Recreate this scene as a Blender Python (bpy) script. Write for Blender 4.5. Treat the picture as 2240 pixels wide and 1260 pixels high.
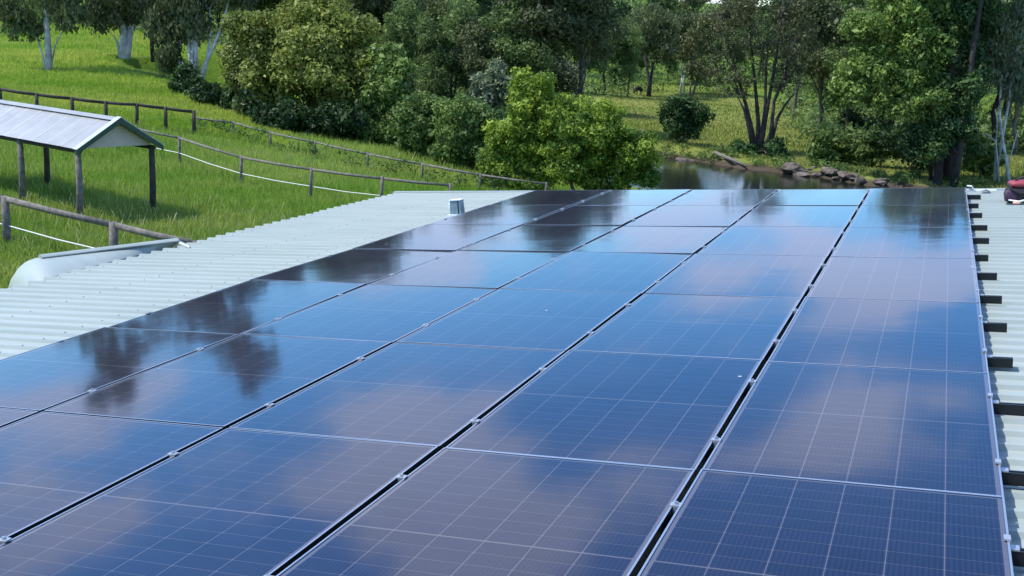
import bpy, bmesh, math, random
import numpy as np
from mathutils import Vector, Matrix

for o in list(bpy.data.objects): bpy.data.objects.remove(o)
S = bpy.context.scene
COL = S.collection
rad = math.radians

# ------------------------------------------------------------------ camera
# rows = world axes expressed in camera space (x right, y down, z forward); found from the panel grid
RW = np.array([[0.9302336832905457, 0.13023847724610443, -0.343079048495126],
               [0.3630428291008171, -0.1902439895288045, 0.912144247740805],
               [0.053527550945096924, -0.9730596916390999, -0.2242535123404759]])
FOC = 2407.4
CAM = np.array([0.0, 0.0, 6.0])
cd = bpy.data.cameras.new('camera'); cam = bpy.data.objects.new('camera', cd); COL.objects.link(cam)
cd.sensor_width = 36.0; cd.lens = 36.0 * FOC / 2240.0
cd.clip_start = 0.1; cd.clip_end = 6000
M = Matrix.Identity(4)
for i in range(3):
    M[i][0] = RW[i, 0]; M[i][1] = -RW[i, 1]; M[i][2] = -RW[i, 2]; M[i][3] = CAM[i]
cam.matrix_world = M
S.camera = cam

# ------------------------------------------------------------------ sky and sun
SUN_EL, SUN_AZ = 56.0, 247.0            # azimuth clockwise from +Y: the sun stands to the left
SKY_STRENGTH = 0.15
sun_dir = Vector((math.sin(rad(SUN_AZ)) * math.cos(rad(SUN_EL)), math.cos(rad(SUN_AZ)) * math.cos(rad(SUN_EL)), math.sin(rad(SUN_EL))))
W = bpy.data.worlds.new('World'); S.world = W; W.use_nodes = True
nt = W.node_tree; N = nt.nodes; L = nt.links; N.clear()
wo = N.new('ShaderNodeOutputWorld'); bg = N.new('ShaderNodeBackground'); sky = N.new('ShaderNodeTexSky')
sky.sky_type = 'NISHITA'; sky.sun_disc = False; sky.sun_elevation = rad(SUN_EL); sky.sun_rotation = rad(SUN_AZ)
sky.altitude = 50; sky.air_density = 1.0; sky.dust_density = 0.2; sky.ozone_density = 3.5
bg.inputs['Strength'].default_value = SKY_STRENGTH
tc = N.new('ShaderNodeTexCoord'); sx = N.new('ShaderNodeSeparateXYZ'); L.new(tc.outputs['Generated'], sx.inputs[0])
mx = N.new('ShaderNodeMath'); mx.operation = 'MAXIMUM'; mx.inputs[1].default_value = 0.0; L.new(sx.outputs['Z'], mx.inputs[0])
ad = N.new('ShaderNodeMath'); ad.operation = 'ADD'; ad.inputs[1].default_value = 0.22; L.new(mx.outputs[0], ad.inputs[0])
dv = N.new('ShaderNodeVectorMath'); dv.operation = 'DIVIDE'; L.new(tc.outputs['Generated'], dv.inputs[0])
cb = N.new('ShaderNodeCombineXYZ'); L.new(ad.outputs[0], cb.inputs[0]); L.new(ad.outputs[0], cb.inputs[1]); cb.inputs[2].default_value = 1.0
L.new(cb.outputs[0], dv.inputs[1])
mp = N.new('ShaderNodeMapping'); mp.inputs['Location'].default_value = (3.1, 1.7, 0.0); L.new(dv.outputs[0], mp.inputs[0])
cn = N.new('ShaderNodeTexNoise'); cn.inputs['Scale'].default_value = 2.3; cn.inputs['Detail'].default_value = 6.0; cn.inputs['Roughness'].default_value = 0.52
L.new(mp.outputs[0], cn.inputs['Vector'])
cr = N.new('ShaderNodeMapRange'); cr.interpolation_type = 'SMOOTHSTEP'
cr.inputs['From Min'].default_value = 0.49; cr.inputs['From Max'].default_value = 0.61; L.new(cn.outputs['Fac'], cr.inputs['Value'])
cm = N.new('ShaderNodeMath'); cm.operation = 'MULTIPLY'; cm.inputs[1].default_value = 0.85; L.new(cr.outputs[0], cm.inputs[0])
mixc = N.new('ShaderNodeMix'); mixc.data_type = 'RGBA'
hs = N.new('ShaderNodeHueSaturation'); hs.inputs['Saturation'].default_value = 1.35; hs.inputs['Value'].default_value = 1.0; L.new(sky.outputs[0], hs.inputs['Color'])
L.new(cm.outputs[0], mixc.inputs['Factor']); L.new(hs.outputs[0], mixc.inputs['A']); mixc.inputs['B'].default_value = (4.2, 4.15, 5.3, 1)
L.new(mixc.outputs['Result'], bg.inputs['Color']); L.new(bg.outputs[0], wo.inputs['Surface'])

sd = bpy.data.lights.new('sun', 'SUN'); sd.energy = 3.0; sd.angle = rad(0.55); sd.color = (1.0, 0.95, 0.87)
so = bpy.data.objects.new('sun', sd); COL.objects.link(so); so.location = (-60, 0, 80)
so.rotation_euler = sun_dir.to_track_quat('Z', 'Y').to_euler()

S.view_settings.view_transform = 'Standard'; S.view_settings.look = 'None'
S.view_settings.exposure = 1.0; S.view_settings.gamma = 1.0
S.view_settings.use_curve_mapping = False

# ------------------------------------------------------------------ pixel -> place helpers (pixels of the 2240 x 1260 photograph)
def ray(x, y):
    return RW @ np.array([(x - 1120) / FOC, (y - 630) / FOC, 1.0])
def atz(x, y, z):
    d = ray(x, y); return CAM + d * ((z - CAM[2]) / d[2])
def atd(x, y, dep):
    return CAM + ray(x, y) * dep

PV, PU = 1.772, 1.156                      # panel pitch along the roof and across it
TILT = rad(6.0)
UW = np.array([-math.cos(TILT), 0, -math.sin(TILT)]); NW = np.array([-math.sin(TILT), 0, math.cos(TILT)])
A0 = RW @ (np.array([1.03749167, 0.43621362, 2.30143726]) * PV) + CAM
ROOF_H = -0.113                            # roof pan below the top of the panels
def arr(u, v, h=0.0):                      # u down the roof (to the left), v along it, h above the panel faces
    return A0 + UW * u + np.array([0, v, 0]) + NW * h
def on_roof(x, y, h=ROOF_H):
    d = ray(x, y); p0 = A0 + NW * h
    t = ((p0 - CAM) @ NW) / (d @ NW); q = CAM + d * t - A0
    return q @ UW, q[1]

# ------------------------------------------------------------------ mesh helpers
def tag(o, label=None, cat=None, group=None, kind=None):
    if label: o['label'] = label
    if cat: o['category'] = cat
    if group: o['group'] = group
    if kind: o['kind'] = kind
    return o
def empty(name, loc=(0, 0, 0), rot=(0, 0, 0)):
    o = bpy.data.objects.new(name, None); COL.objects.link(o)
    o.location = tuple(loc); o.rotation_euler = rot; o.empty_display_size = 0.2
    return o
def link(name, me, parent=None, loc=None, rot=None):
    o = bpy.data.objects.new(name, me); COL.objects.link(o)
    if parent: o.parent = parent
    if loc is not None: o.location = tuple(loc)
    if rot is not None: o.rotation_euler = rot
    return o
class MB:
    def __init__(s): s.v = []; s.f = []
    def add(s, vs, fs):
        b = len(s.v); s.v += [tuple(float(c) for c in p) for p in vs]; s.f += [tuple(b + i for i in f) for f in fs]; return s
    def box(s, a, b):
        (x0, y0, z0), (x1, y1, z1) = a, b
        return s.add([(x0, y0, z0), (x1, y0, z0), (x1, y1, z0), (x0, y1, z0), (x0, y0, z1), (x1, y0, z1), (x1, y1, z1), (x0, y1, z1)],
                     [(3, 2, 1, 0), (4, 5, 6, 7), (0, 1, 5, 4), (1, 2, 6, 5), (2, 3, 7, 6), (3, 0, 4, 7)])
    def tube(s, pts, rs, n=8, cap=True, flat=1.0):
        pts = [np.array(p, float) for p in pts]; k = len(pts); ring = []
        ref = np.array([0.31, 0.87, 0.1])
        for i in range(k):
            d = pts[min(i + 1, k - 1)] - pts[max(i - 1, 0)]; d = d / (np.linalg.norm(d) + 1e-9)
            if abs(d @ ref) > 0.95 * np.linalg.norm(ref): ref = np.array([0.9, 0.1, 0.4])
            a = np.cross(d, ref); a /= np.linalg.norm(a); b = np.cross(d, a)
            r = rs[i] if hasattr(rs, '__len__') else rs
            ring += [pts[i] + r * (math.cos(2 * math.pi * j / n) * a + flat * math.sin(2 * math.pi * j / n) * b) for j in range(n)]
        fs = []
        for i in range(k - 1):
            for j in range(n):
                j2 = (j + 1) % n; fs.append((i * n + j, i * n + j2, (i + 1) * n + j2, (i + 1) * n + j))
        if cap: fs += [tuple(reversed(range(n))), tuple((k - 1) * n + j for j in range(n))]
        return s.add(ring, fs)
    def prism(s, prof, y0, y1):            # profile of (x, z) points swept from y0 to y1
        n = len(prof)
        return s.add([(x, y0, z) for x, z in prof] + [(x, y1, z) for x, z in prof],
                     [(i, (i + 1) % n, n + (i + 1) % n, n + i) for i in range(n)] + [tuple(reversed(range(n))), tuple(range(n, 2 * n))])
    def mesh(s, name, mat, smooth=False, bevel=0):
        me = bpy.data.meshes.new(name); me.from_pydata(s.v, [], s.f); me.update()
        if bevel:
            bm = bmesh.new(); bm.from_mesh(me)
            bmesh.ops.bevel(bm, geom=bm.edges[:] + bm.verts[:], offset=bevel, segments=2, affect='EDGES', profile=0.6)
            bm.to_mesh(me); bm.free()
        if mat: me.materials.append(mat)
        if smooth: me.polygons.foreach_set('use_smooth', [True] * len(me.polygons))
        return me
    def build(s, name, mat, parent=None, smooth=False, bevel=0, loc=None, rot=None):
        return link(name, s.mesh(name, mat, smooth, bevel), parent, loc, rot)
def quads_mesh(name, V, var=None, mat=None, nper=4):
    n = len(V) // nper; me = bpy.data.meshes.new(name)
    me.vertices.add(len(V)); me.vertices.foreach_set('co', V.astype(np.float32).ravel())
    me.loops.add(len(V)); me.loops.foreach_set('vertex_index', np.arange(len(V), dtype=np.int32))
    me.polygons.add(n); me.polygons.foreach_set('loop_start', np.arange(0, len(V), nper, dtype=np.int32))
    me.update(calc_edges=True)
    if var is not None:
        at = me.attributes.new('var', 'FLOAT', 'FACE'); at.data.foreach_set('value', var.astype(np.float32))
    if mat: me.materials.append(mat)
    return me

# ------------------------------------------------------------------ materials
def new_mat(name):
    m = bpy.data.materials.new(name); m.use_nodes = True
    return m, m.node_tree.nodes, m.node_tree.links, m.node_tree.nodes['Principled BSDF']
def simple(name, col, rough=0.5, metal=0.0, noise=0.0, nscale=8.0, bump=0.0, bscale=40.0, spec=0.5):
    m, n, l, p = new_mat(name)
    p.inputs['Base Color'].default_value = (*col, 1); p.inputs['Roughness'].default_value = rough
    p.inputs['Metallic'].default_value = metal; p.inputs['Specular IOR Level'].default_value = spec
    t = n.new('ShaderNodeTexCoord')
    if noise:
        x = n.new('ShaderNodeTexNoise'); x.inputs['Scale'].default_value = nscale; x.inputs['Detail'].default_value = 5
        l.new(t.outputs['Object'], x.inputs['Vector'])
        r = n.new('ShaderNodeMapRange'); r.inputs['From Min'].default_value = 0.3; r.inputs['From Max'].default_value = 0.7
        r.inputs['To Min'].default_value = 1 - noise; r.inputs['To Max'].default_value = 1 + noise
        l.new(x.outputs['Fac'], r.inputs['Value'])
        h = n.new('ShaderNodeHueSaturation'); h.inputs['Color'].default_value = (*col, 1); l.new(r.outputs[0], h.inputs['Value'])
        l.new(h.outputs[0], p.inputs['Base Color'])
    if bump:
        x = n.new('ShaderNodeTexNoise'); x.inputs['Scale'].default_value = bscale; x.inputs['Detail'].default_value = 4
        l.new(t.outputs['Object'], x.inputs['Vector'])
        b = n.new('ShaderNodeBump'); b.inputs['Strength'].default_value = bump; b.inputs['Distance'].default_value = 0.02
        l.new(x.outputs['Fac'], b.inputs['Height']); l.new(b.outputs[0], p.inputs['Normal'])
    return m
def leaf_mat(name, c0, c1, trans=0.3, jitter=0.25):
    m, n, l, p = new_mat(name)
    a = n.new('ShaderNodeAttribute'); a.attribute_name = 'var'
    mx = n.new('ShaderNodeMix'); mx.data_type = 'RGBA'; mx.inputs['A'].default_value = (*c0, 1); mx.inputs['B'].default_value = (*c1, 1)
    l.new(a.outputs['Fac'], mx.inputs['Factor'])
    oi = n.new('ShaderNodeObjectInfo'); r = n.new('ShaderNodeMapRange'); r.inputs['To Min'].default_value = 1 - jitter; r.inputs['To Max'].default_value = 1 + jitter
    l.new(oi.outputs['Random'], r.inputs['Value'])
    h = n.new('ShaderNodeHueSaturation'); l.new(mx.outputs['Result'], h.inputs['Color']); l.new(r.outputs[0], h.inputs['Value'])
    l.new(h.outputs[0], p.inputs['Base Color']); p.inputs['Roughness'].default_value = 0.55; p.inputs['Specular IOR Level'].default_value = 0.25
    tr = n.new('ShaderNodeBsdfTranslucent'); l.new(h.outputs[0], tr.inputs['Color'])
    ms = n.new('ShaderNodeMixShader'); ms.inputs[0].default_value = trans
    l.new(p.outputs[0], ms.inputs[1]); l.new(tr.outputs[0], ms.inputs[2]); l.new(ms.outputs[0], n['Material Output'].inputs['Surface'])
    return m
MT = {}
MT['frame'] = simple('frame_aluminium', (0.42, 0.47, 0.55), 0.35, 0.75)
MT['clamp'] = simple('clamp_aluminium', (0.45, 0.47, 0.50), 0.3, 0.6)
MT['rail'] = simple('rail_black', (0.008, 0.010, 0.012), 0.4, 0.2)
MT['backsheet'] = simple('backsheet_pale', (0.115, 0.11, 0.135), 0.6)
MT['bolt'] = simple('bolt_steel', (0.5, 0.5, 0.52), 0.3, 0.9)
MT['screw'] = simple('screw_grey', (0.16, 0.18, 0.18), 0.5, 0.4)
MT['wood'] = simple('weathered_wood', (0.135, 0.122, 0.108), 0.85, 0, 0.45, 7, 0.5, 25)
MT['darkwood'] = simple('dark_wood', (0.035, 0.03, 0.026), 0.85, 0, 0.45, 6, 0.5, 25)
MT['rope'] = simple('white_rope', (0.62, 0.62, 0.58), 0.7)
MT['sheltersheet'] = simple('shelter_sheet', (0.30, 0.305, 0.30), 0.38, 0.15, 0.13, 1.6)
MT['fascia'] = simple('fascia_green', (0.012, 0.05, 0.035), 0.45)
MT['bargecap'] = simple('barge_pale', (0.45, 0.58, 0.62), 0.4, 0.1)
MT['gable'] = simple('gable_cream', (0.44, 0.40, 0.35), 0.8, 0, 0.06, 3)
MT['wall'] = simple('shed_wall', (0.40, 0.44, 0.41), 0.6)
MT['boxgrey'] = simple('box_greyblue', (0.16, 0.24, 0.27), 0.45, 0.2, 0.2, 14)
MT['whitemetal'] = simple('white_metal', (0.66, 0.70, 0.74), 0.4)
MT['blackbag'] = simple('bag_black', (0.012, 0.010, 0.014), 0.7, 0, 0.3, 20, 0.3, 120)
MT['redbag'] = simple('bag_red', (0.27, 0.03, 0.05), 0.55, 0, 0.2, 12, 0.2, 120)
MT['purplebag'] = simple('bag_purple', (0.05, 0.018, 0.05), 0.6)
MT['tan'] = simple('glove_tan', (0.60, 0.36, 0.26), 0.75)
MT['rock'] = simple('bank_rock', (0.105, 0.085, 0.070), 0.9, 0, 0.6, 2.2, 1.0, 6)
MT['cow'] = simple('cow_black', (0.010, 0.009, 0.009), 0.7)
MT['barkpale'] = simple('bark_pale', (0.40, 0.41, 0.38), 0.85, 0, 0.5, 1.3, 0.6, 9)
MT['barkdark'] = simple('bark_dark', (0.030, 0.026, 0.022), 0.9, 0, 0.5, 2.0, 0.6, 9)
MT['barkgrey'] = simple('bark_grey', (0.12, 0.105, 0.09), 0.9, 0, 0.5, 2.0, 0.6, 9)
MT['blossom'] = leaf_mat('blossom_white', (0.55, 0.58, 0.42), (0.75, 0.75, 0.66), 0.2, 0.05)
MT['olive'] = leaf_mat('leaves_olive', (0.050, 0.080, 0.016), (0.230, 0.265, 0.055), 0.3)
MT['bright'] = leaf_mat('leaves_bright', (0.045, 0.100, 0.011), (0.245, 0.335, 0.038), 0.3, 0.10)
MT['lit'] = leaf_mat('leaves_lit', (0.050, 0.105, 0.022), (0.230, 0.330, 0.070), 0.3, 0.1)  # sunlit look put into the leaf colours
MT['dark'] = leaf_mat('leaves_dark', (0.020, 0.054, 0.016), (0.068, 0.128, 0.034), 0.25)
MT['mid'] = leaf_mat('leaves_mid', (0.047, 0.095, 0.022), (0.142, 0.209, 0.047), 0.3)
MT['grey'] = leaf_mat('leaves_greygreen', (0.081, 0.115, 0.061), (0.196, 0.236, 0.128), 0.25)
MT['gum'] = leaf_mat('leaves_gum', (0.050, 0.076, 0.028), (0.165, 0.200, 0.078), 0.28)
MT['brown'] = leaf_mat('leaves_brownish', (0.055, 0.070, 0.028), (0.140, 0.150, 0.062), 0.25)
MT['forest'] = leaf_mat('leaves_forest', (0.066, 0.118, 0.036), (0.170, 0.240, 0.070), 0.38, 0.34)

def roof_mat():
    m, n, l, p = new_mat('roof_paint')
    t = n.new('ShaderNodeTexCoord'); g = n.new('ShaderNodeNewGeometry')
    mp = n.new('ShaderNodeMapping'); mp.inputs['Scale'].default_value = (0.5, 3.0, 1.0); l.new(g.outputs['Position'], mp.inputs[0])
    x = n.new('ShaderNodeTexNoise'); x.inputs['Scale'].default_value = 1.6; x.inputs['Detail'].default_value = 6; l.new(mp.outputs[0], x.inputs['Vector'])
    c = n.new('ShaderNodeValToRGB'); c.color_ramp.elements[0].position = 0.3; c.color_ramp.elements[1].position = 0.75
    c.color_ramp.elements[0].color = (0.265, 0.312, 0.285, 1); c.color_ramp.elements[1].color = (0.325, 0.368, 0.345, 1)
    l.new(x.outputs['Fac'], c.inputs[0]); l.new(c.outputs[0], p.inputs['Base Color'])
    p.inputs['Roughness'].default_value = 0.42
    return m
MT['roof'] = roof_mat()

def cell_mat():
    m, n, l, p = new_mat('cell_silicon')
    t = n.new('ShaderNodeTexCoord'); s = n.new('ShaderNodeSeparateXYZ'); l.new(t.outputs['Object'], s.inputs[0])
    # busbars run along the panel's long side: ten to a cell
    a = n.new('ShaderNodeMath'); a.operation = 'MULTIPLY'; a.inputs[1].default_value = 1 / 0.01745; l.new(s.outputs['X'], a.inputs[0])
    f = n.new('ShaderNodeMath'); f.operation = 'FRACT'; l.new(a.outputs[0], f.inputs[0])
    d = n.new('ShaderNodeMath'); d.operation = 'SUBTRACT'; d.inputs[1].default_value = 0.5; l.new(f.outputs[0], d.inputs[0])
    e = n.new('ShaderNodeMath'); e.operation = 'ABSOLUTE'; l.new(d.outputs[0], e.inputs[0])
    r = n.new('ShaderNodeMapRange'); r.inputs['From Min'].default_value = 0.10; r.inputs['From Max'].default_value = 0.26
    l.new(e.outputs[0], r.inputs['Value'])
    oi = n.new('ShaderNodeObjectInfo'); q = n.new('ShaderNodeMapRange'); q.inputs['To Min'].default_value = 0.8; q.inputs['To Max'].default_value = 1.2
    l.new(oi.outputs['Random'], q.inputs['Value'])
    mx = n.new('ShaderNodeMix'); mx.data_type = 'RGBA'; mx.inputs['A'].default_value = (0.0025, 0.0025, 0.008, 1); mx.inputs['B'].default_value = (0.0120, 0.0105, 0.042, 1)
    l.new(r.outputs[0], mx.inputs['Factor'])
    h = n.new('ShaderNodeHueSaturation'); l.new(mx.outputs['Result'], h.inputs['Color']); l.new(q.outputs[0], h.inputs['Value'])
    l.new(h.outputs[0], p.inputs['Base Color']); p.inputs['Roughness'].default_value = 0.6; p.inputs['Specular IOR Level'].default_value = 0.3
    return m
MT['cell'] = cell_mat()
def glass_mat():
    m, n, l, p = new_mat('panel_glass'); n.remove(p)
    g = n.new('ShaderNodeNewGeometry')
    t1 = n.new('ShaderNodeTexNoise'); t1.inputs['Scale'].default_value = 2.2; t1.inputs['Detail'].default_value = 2; l.new(g.outputs['Position'], t1.inputs['Vector'])
    b = n.new('ShaderNodeBump'); b.inputs['Strength'].default_value = 0.10; b.inputs['Distance'].default_value = 0.01; l.new(t1.outputs['Fac'], b.inputs['Height'])
    t2 = n.new('ShaderNodeTexNoise'); t2.inputs['Scale'].default_value = 1.1; t2.inputs['Detail'].default_value = 6; t2.inputs['Roughness'].default_value = 0.6; l.new(g.outputs['Position'], t2.inputs['Vector'])
    rr = n.new('ShaderNodeMapRange'); rr.inputs['To Min'].default_value = 0.045; rr.inputs['To Max'].default_value = 0.085; l.new(t2.outputs['Fac'], rr.inputs['Value'])
    fr = n.new('ShaderNodeFresnel'); fr.inputs['IOR'].default_value = 1.52; l.new(b.outputs[0], fr.inputs['Normal'])
    tr = n.new('ShaderNodeBsdfTransparent'); tr.inputs['Color'].default_value = (0.94, 0.95, 0.97, 1)
    gl = n.new('ShaderNodeBsdfGlossy'); l.new(rr.outputs[0], gl.inputs['Roughness']); l.new(b.outputs[0], gl.inputs['Normal'])
    gl.inputs['Color'].default_value = (0.74, 0.88, 1.0, 1)   # bluish anti-reflection coating
    ms = n.new('ShaderNodeMixShader'); l.new(fr.outputs[0], ms.inputs[0]); l.new(tr.outputs[0], ms.inputs[1]); l.new(gl.outputs[0], ms.inputs[2])
    # thin film of dust
    du = n.new('ShaderNodeBsdfDiffuse'); du.inputs['Color'].default_value = (0.34, 0.32, 0.36, 1)
    dr = n.new('ShaderNodeMapRange'); dr.inputs['From Min'].default_value = 0.35; dr.inputs['From Max'].default_value = 0.75; dr.inputs['To Min'].default_value = 0.004; dr.inputs['To Max'].default_value = 0.03
    l.new(t2.outputs['Fac'], dr.inputs['Value'])
    m2 = n.new('ShaderNodeMixShader'); l.new(dr.outputs[0], m2.inputs[0]); l.new(ms.outputs[0], m2.inputs[1]); l.new(du.outputs[0], m2.inputs[2])
    # sparse bird droppings and dried specks
    vo = n.new('ShaderNodeTexVoronoi'); vo.inputs['Scale'].default_value = 2.6; l.new(g.outputs['Position'], vo.inputs['Vector'])
    sp = n.new('ShaderNodeMath'); sp.operation = 'LESS_THAN'; sp.inputs[1].default_value = 0.030; l.new(vo.outputs['Distance'], sp.inputs[0])
    sc_ = n.new('ShaderNodeSeparateColor'); l.new(vo.outputs['Color'], sc_.inputs[0])
    gt = n.new('ShaderNodeMath'); gt.operation = 'GREATER_THAN'; gt.inputs[1].default_value = 0.72; l.new(sc_.outputs[0], gt.inputs[0])
    mu = n.new('ShaderNodeMath'); mu.operation = 'MULTIPLY'; l.new(sp.outputs[0], mu.inputs[0]); l.new(gt.outputs[0], mu.inputs[1])
    mu2 = n.new('ShaderNodeMath'); mu2.operation = 'MULTIPLY'; mu2.inputs[1].default_value = 0.7; l.new(mu.outputs[0], mu2.inputs[0])
    dw = n.new('ShaderNodeBsdfDiffuse'); dw.inputs['Color'].default_value = (0.5, 0.5, 0.48, 1)
    m3 = n.new('ShaderNodeMixShader'); l.new(mu2.outputs[0], m3.inputs[0]); l.new(m2.outputs[0], m3.inputs[1]); l.new(dw.outputs[0], m3.inputs[2])
    l.new(m3.outputs[0], n['Material Output'].inputs['Surface'])
    return m
MT['glass'] = glass_mat()

def ground_mat():
    m, n, l, p = new_mat('ground_grass')
    g = n.new('ShaderNodeNewGeometry')
    a = n.new('ShaderNodeTexNoise'); a.inputs['Scale'].default_value = 0.09; a.inputs['Detail'].default_value = 6; a.inputs['Roughness'].default_value = 0.6; l.new(g.outputs['Position'], a.inputs['Vector'])
    b = n.new('ShaderNodeTexNoise'); b.inputs['Scale'].default_value = 1.4; b.inputs['Detail'].default_value = 8; b.inputs['Roughness'].default_value = 0.7; l.new(g.outputs['Position'], b.inputs['Vector'])
    c = n.new('ShaderNodeValToRGB'); e = c.color_ramp.elements
    e[0].position = 0.32; e[0].color = (0.065, 0.125, 0.016, 1); e[1].position = 0.68; e[1].color = (0.155, 0.205, 0.032, 1)
    x = c.color_ramp.elements.new(0.5); x.color = (0.100, 0.180, 0.020, 1)
    mxx = n.new('ShaderNodeMath'); mxx.operation = 'MULTIPLY_ADD'; mxx.inputs[1].default_value = 0.4; l.new(b.outputs['Fac'], mxx.inputs[0])
    sc = n.new('ShaderNodeMath'); sc.operation = 'MULTIPLY'; sc.inputs[1].default_value = 0.6; l.new(a.outputs['Fac'], sc.inputs[0]); l.new(sc.outputs[0], mxx.inputs[2])
    l.new(mxx.outputs[0], c.inputs[0])
    # valley flat beyond the creek is drier; the bare bank near the water is earth
    s = n.new('ShaderNodeSeparateXYZ'); l.new(g.outputs['Position'], s.inputs[0])
    dry = n.new('ShaderNodeMapRange'); dry.inputs['From Min'].default_value = -1.3; dry.inputs['From Max'].default_value = -2.2; dry.inputs['To Max'].default_value = 0.75; l.new(s.outputs['Z'], dry.inputs['Value'])
    m1 = n.new('ShaderNodeMix'); m1.data_type = 'RGBA'; l.new(dry.outputs[0], m1.inputs['Factor']); l.new(c.outputs[0], m1.inputs['A'])
    dcol = n.new('ShaderNodeValToRGB'); dcol.color_ramp.elements[0].position = 0.35; dcol.color_ramp.elements[1].position = 0.65
    dcol.color_ramp.elements[0].color = (0.115, 0.150, 0.026, 1); dcol.color_ramp.elements[1].color = (0.225, 0.225, 0.065, 1); l.new(mxx.outputs[0], dcol.inputs[0])
    l.new(dcol.outputs[0], m1.inputs['B'])
    er = n.new('ShaderNodeMapRange'); er.inputs['From Min'].default_value = -2.55; er.inputs['From Max'].default_value = -2.75; l.new(s.outputs['Z'], er.inputs['Value'])
    m2 = n.new('ShaderNodeMix'); m2.data_type = 'RGBA'; l.new(er.outputs[0], m2.inputs['Factor']); l.new(m1.outputs['Result'], m2.inputs['A']); m2.inputs['B'].default_value = (0.075, 0.060, 0.042, 1)
    l.new(m2.outputs['Result'], p.inputs['Base Color']); p.inputs['Roughness'].default_value = 0.95; p.inputs['Specular IOR Level'].default_value = 0.1
    bp = n.new('ShaderNodeBump'); bp.inputs['Strength'].default_value = 0.8; bp.inputs['Distance'].default_value = 0.25; l.new(b.outputs['Fac'], bp.inputs['Height']); l.new(bp.outputs[0], p.inputs['Normal'])
    return m
MT['ground'] = ground_mat()
def water_mat():
    m, n, l, p = new_mat('creek_water')
    p.inputs['Base Color'].default_value = (0.012, 0.016, 0.012, 1); p.inputs['Roughness'].default_value = 0.10; p.inputs['IOR'].default_value = 1.33
    g = n.new('ShaderNodeNewGeometry'); mp = n.new('ShaderNodeMapping'); mp.inputs['Scale'].default_value = (1.2, 2.6, 1); l.new(g.outputs['Position'], mp.inputs[0])
    a = n.new('ShaderNodeTexNoise'); a.inputs['Scale'].default_value = 1.3; a.inputs['Detail'].default_value = 3; l.new(mp.outputs[0], a.inputs['Vector'])
    bp = n.new('ShaderNodeBump'); bp.inputs['Strength'].default_value = 0.22; bp.inputs['Distance'].default_value = 0.05; l.new(a.outputs['Fac'], bp.inputs['Height']); l.new(bp.outputs[0], p.inputs['Normal'])
    return m
MT['water'] = water_mat()
def grass_mat(name, c0, c1):
    return leaf_mat(name, c0, c1, 0.45, 0.0)
MT['blade'] = grass_mat('grass_blades', (0.155, 0.300, 0.028), (0.390, 0.440, 0.105))
MT['hillblade'] = grass_mat('grass_blades_hill', (0.220, 0.370, 0.030), (0.500, 0.540, 0.100))
MT['dryblade'] = grass_mat('grass_blades_dry', (0.170, 0.215, 0.036), (0.360, 0.345, 0.110))

# ------------------------------------------------------------------ terrain
CP = []
def cz(x, y, z): CP.append(atz(x, y, z))
def cdp(x, y, d): CP.append(atd(x, y, d))
for q in [(10, 560, 0), (158, 497, 0), (316, 458, 0), (94, 430, .05), (600, 450, -.2), (850, 425, -.6), (1100, 415, -1.0), (1300, 420, -1.7),
          (0, 235, .8), (230, 262, .5), (430, 268, .2), (690, 305, -.4), (900, 345, -.8), (1195, 412, -1.15),
          (1640, 345, -2.35), (1400, 206, -2.4), (1780, 275, -2.4), (1900, 345, -2.35), (2090, 404, -2.35), (2240, 408, -2.3), (1500, 245, -2.4)]: cz(*q)
for q in [(105, 157, 80), (0, 100, 105), (272, 128, 92), (430, 190, 76), (200, 92, 112), (0, 48, 160), (160, 52, 160), (350, 75, 135), (480, 155, 95), (600, 240, 72), (850, 285, 74)]: cdp(*q)
CP += [np.array(p, float) for p in [(0, 0, 0), (-20, 2, 0), (20, 0, -.3), (0, -40, 0), (-60, -30, 1.5), (60, -30, -1), (5, 18, -.4), (25, 25, -1.4), (45, 20, -2.0),
        (-60, 20, 2.5), (-130, 40, 6), (120, 20, 0)]]
def pol(x, d, z):
    r = ray(x, 100); r = r[:2] / np.linalg.norm(r[:2]); CP.append(np.array([r[0] * d, r[1] * d, z]))
for x, d, z in [(-600, 200, 7), (0, 260, 9), (300, 230, 8), (600, 200, 2.5), (900, 150, -1.0), (900, 240, 4), (1200, 160, -1.6), (1200, 240, 3), (1500, 230, 0.5), (1800, 190, -1.0), (1800, 260, 5), (2200, 140, -1.5), (2200, 230, 6), (2700, 150, 0),
                (-600, 600, 20), (0, 600, 22), (700, 600, 24), (1400, 600, 22), (2100, 600, 18), (2800, 600, 20), (700, 330, 8), (1400, 330, 2), (2100, 330, 8)]: pol(x, d, z)
CP = np.array(CP)
def tps_fit(P, lam=0.6):
    n = len(P); d = np.linalg.norm(P[:, None, :2] - P[None, :, :2], axis=2) / 50
    K = np.where(d > 0, d * d * np.log(d + 1e-9), 0) + lam * 0.002 * np.eye(n)
    Q = np.c_[np.ones(n), P[:, :2] / 50]; A = np.block([[K, Q], [Q.T, np.zeros((3, 3))]])
    return np.linalg.solve(A, np.r_[P[:, 2], 0, 0, 0])
TW = tps_fit(CP)
BANK = np.array([atz(x, y, -3.0)[:2] for x, y in [(1180, 318), (1380, 338), (1470, 347), (1600, 362), (1700, 378), (1800, 391), (1900, 403), (2050, 420), (2240, 440)]])
e0 = BANK[0] + (BANK[0] - BANK[1]) * 1.5; e1 = BANK[-1] + (BANK[-1] - BANK[-2]) * 4
BANK = np.vstack([e0, BANK, e1])
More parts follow.
